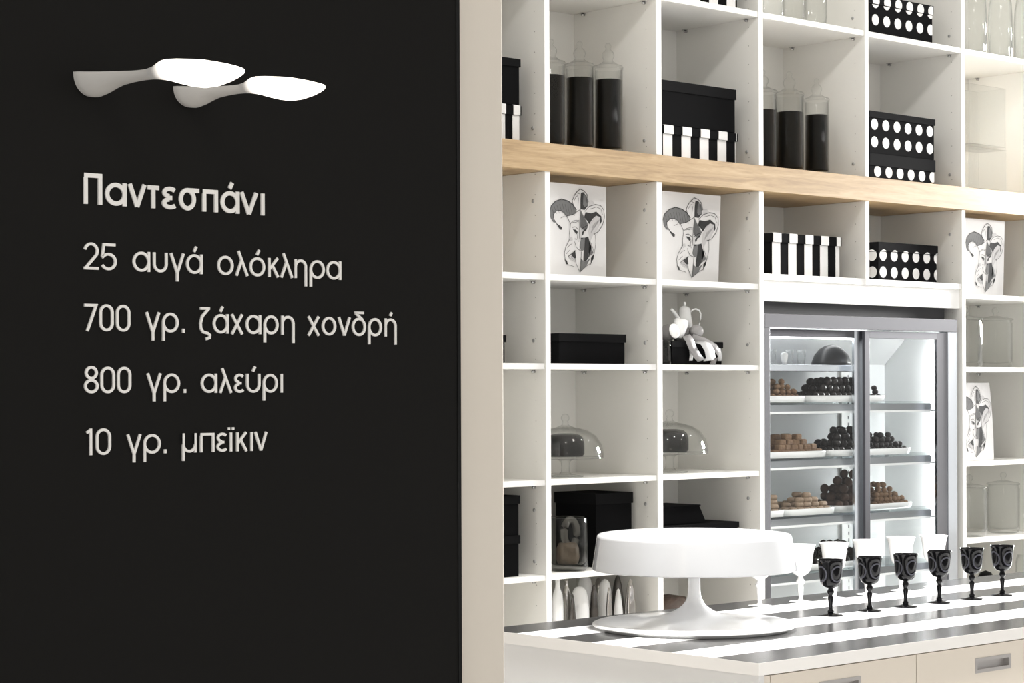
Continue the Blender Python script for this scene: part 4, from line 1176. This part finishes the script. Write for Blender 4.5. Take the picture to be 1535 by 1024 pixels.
# ================================================================== covered cake stand
pc = onZ(1041, 940.5, CT)
dpt = (pc - EYE).dot(FW); u = dpt / F
print('stand', pc, 306 * u)
stand = thing('cake_stand', (pc.x, pc.y, CT), 'large white covered cake stand on the striped counter', 'cake stand')
c = (pc.x, pc.y, CT)
zb = lambda py: ZatY(1041, py, pc.y) - CT            # height over the counter for a point on the axis
prof = [(.0001, 0), (146 * u, 0), (146 * u, .004), (151.5 * u, .0055), (153 * u, .008), (152.6 * u, .0108), (150 * u, .0128)]
prof += [(135 * u, 9.0 * u), (110 * u, 10.3 * u), (80 * u, 12.5 * u), (53 * u, 17 * u), (40 * u, 20.5 * u), (31 * u, 24.5 * u), (24 * u, 28.5 * u), (18 * u, 33 * u), (13.5 * u, 39 * u), (10.5 * u, 46 * u), (9.4 * u, 54 * u), (9.2 * u, 62 * u), (9 * u, zb(855) + .01), (.0001, zb(855) + .01)]
MB().lathe(prof, c, 96).build('pedestal', PORC, stand)
zc0 = zb(853); zc1 = zb(800)
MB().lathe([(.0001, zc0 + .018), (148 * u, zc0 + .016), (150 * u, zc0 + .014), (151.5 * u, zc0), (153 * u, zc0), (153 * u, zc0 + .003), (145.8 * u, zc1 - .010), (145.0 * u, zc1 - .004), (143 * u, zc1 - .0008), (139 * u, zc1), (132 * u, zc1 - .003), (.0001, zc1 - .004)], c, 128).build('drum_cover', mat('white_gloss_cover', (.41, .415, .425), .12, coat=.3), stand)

# ================================================================== goblets
def goblet_black(loc, h, label):
    root = thing('black_goblet', loc, label, 'goblet', 'black glass goblets')
    k = h / 625.0
    pr = [(152, 310), (149, 316), (141, 345), (136, 380), (130, 440), (123, 500), (116, 555), (104, 585), (84, 608), (55, 622), (30, 630)]
    outp = [(a * k, (935 - b) * k) for a, b in reversed(pr)]
    inp = [((a - 5) * k, (935 - b) * k + (0 if i < 6 else .004)) for i, (a, b) in enumerate(pr)]
    mb = MB().lathe(outp + inp + [(.0001, (935 - 620) * k)], loc, 48)
    # ringed oval cuts round the bowl
    def rad(z):
        for (r0, z0), (r1, z1) in zip(outp, outp[1:]):
            if z0 <= z <= z1: return r0 + (r1 - r0) * (z - z0) / max(1e-9, z1 - z0)
        return outp[-1][0]
    for q in range(4):
        ph = R(q * 90 - 104); zc = (935 - 468) * k; hz, ha = 92 * k, .62; wd = .80
        vs = []; n = 36
        for s_ in (1.0, wd):
            for i in range(n):
                an = 2 * math.pi * i / n
                z = zc + hz * s_ * math.sin(an); an2 = ph + ha * s_ * math.cos(an) * (1.0)
                r = rad(z) + .0004
                vs.append((loc[0] + r * math.cos(an2), loc[1] + r * math.sin(an2), loc[2] + z))
        mb.add(vs, [[i, (i + 1) % n, n + (i + 1) % n, n + i] for i in range(n)], 1, True)
    mb.build('bowl', [JET, JETRING], root)
    st = [(28, 628), (26, 640), (34, 655), (41, 672), (34, 690), (20, 708), (20, 716), (32, 735), (31, 750), (25, 800), (21, 850), (22, 868), (34, 882), (36, 895), (28, 905)]
    MB().lathe([(a * k, (935 - b) * k) for a, b in reversed(st)], loc, 28).build('stem', JET, root)
    MB().lathe([(.0001, 0), (132 * k, 0), (137 * k, 4 * k), (132 * k, 8 * k), (60 * k, 18 * k), (28 * k, 32 * k)], loc, 44).build('foot', JET, root)
    return root
def goblet_white(loc, h, label):
    root = thing('white_goblet', loc, label, 'goblet', 'white glass goblets')
    k = h / 740.0
    pr = [(200, 165), (196, 172), (186, 195), (176, 230), (163, 300), (154, 370), (146, 440), (132, 490), (105, 530), (70, 558), (38, 572)]
    outp = [(a * k, (905 - b) * k) for a, b in reversed(pr)]
    inp = [((a - 6) * k, (905 - b) * k + (0 if i < 6 else .004)) for i, (a, b) in enumerate(pr)]
    MB().lathe(outp + inp + [(.0001, (905 - 565) * k)], loc, 48).build('bowl', OPAL, root)
    st = [(36, 568), (34, 590), (38, 605), (57, 632), (57, 648), (40, 672), (36, 690), (38, 730), (32, 800), (26, 850), (28, 870), (40, 884)]
    MB().lathe([(a * k, (905 - b) * k) for a, b in reversed(st)], loc, 28).build('stem', OPAL, root)
    MB().lathe([(.0001, 0), (145 * k, 0), (150 * k, 4 * k), (146 * k, 8 * k), (70 * k, 17 * k), (36 * k, 26 * k)], loc, 44).build('foot', OPAL, root)
    return root
ordn = ['first black goblet from the left, right of the cake stand', 'second black goblet from the left of the front row', 'third black goblet from the left of the front row', 'fourth black goblet from the left of the front row', 'fifth black goblet from the left, second from the photo edge', 'sixth black goblet, nearest the right edge of the photo']
for i, (px, py, hp) in enumerate(((1245, 922.5, 84), (1303.5, 915.5, 81), (1357.5, 909.5, 79.5), (1408, 903.5, 78), (1457, 898, 76.5), (1502.5, 892.5, 75))):
    p = onZ(px, py, CT); u = (p - EYE).dot(FW) / F
    goblet_black((p.x, p.y, CT), hp * u, ordn[i])
ordn = ['white goblet mostly hidden behind the covered cake stand', 'white goblet just right of the covered cake stand', 'third white goblet from the left, behind the first black one', 'fourth white goblet from the left, behind the second black one', 'fifth white goblet from the left, behind the third black one', 'rightmost white goblet, behind the fourth black one']
for i, (px, py, hp) in enumerate(((1139, 908, 86), (1200, 902, 85.5), (1250.5, 896.5, 83), (1299.5, 891, 81.5), (1350.5, 885.5, 80.5), (1400, 880.5, 78))):
    p = onZ(px, py, CT); u = (p - EYE).dot(FW) / F
    goblet_white((p.x, p.y, CT), hp * u, ordn[i])

# tidy helper properties
for o in bpy.data.objects:
    for k in ('_abs', '_used'):
        if k in o: del o[k]
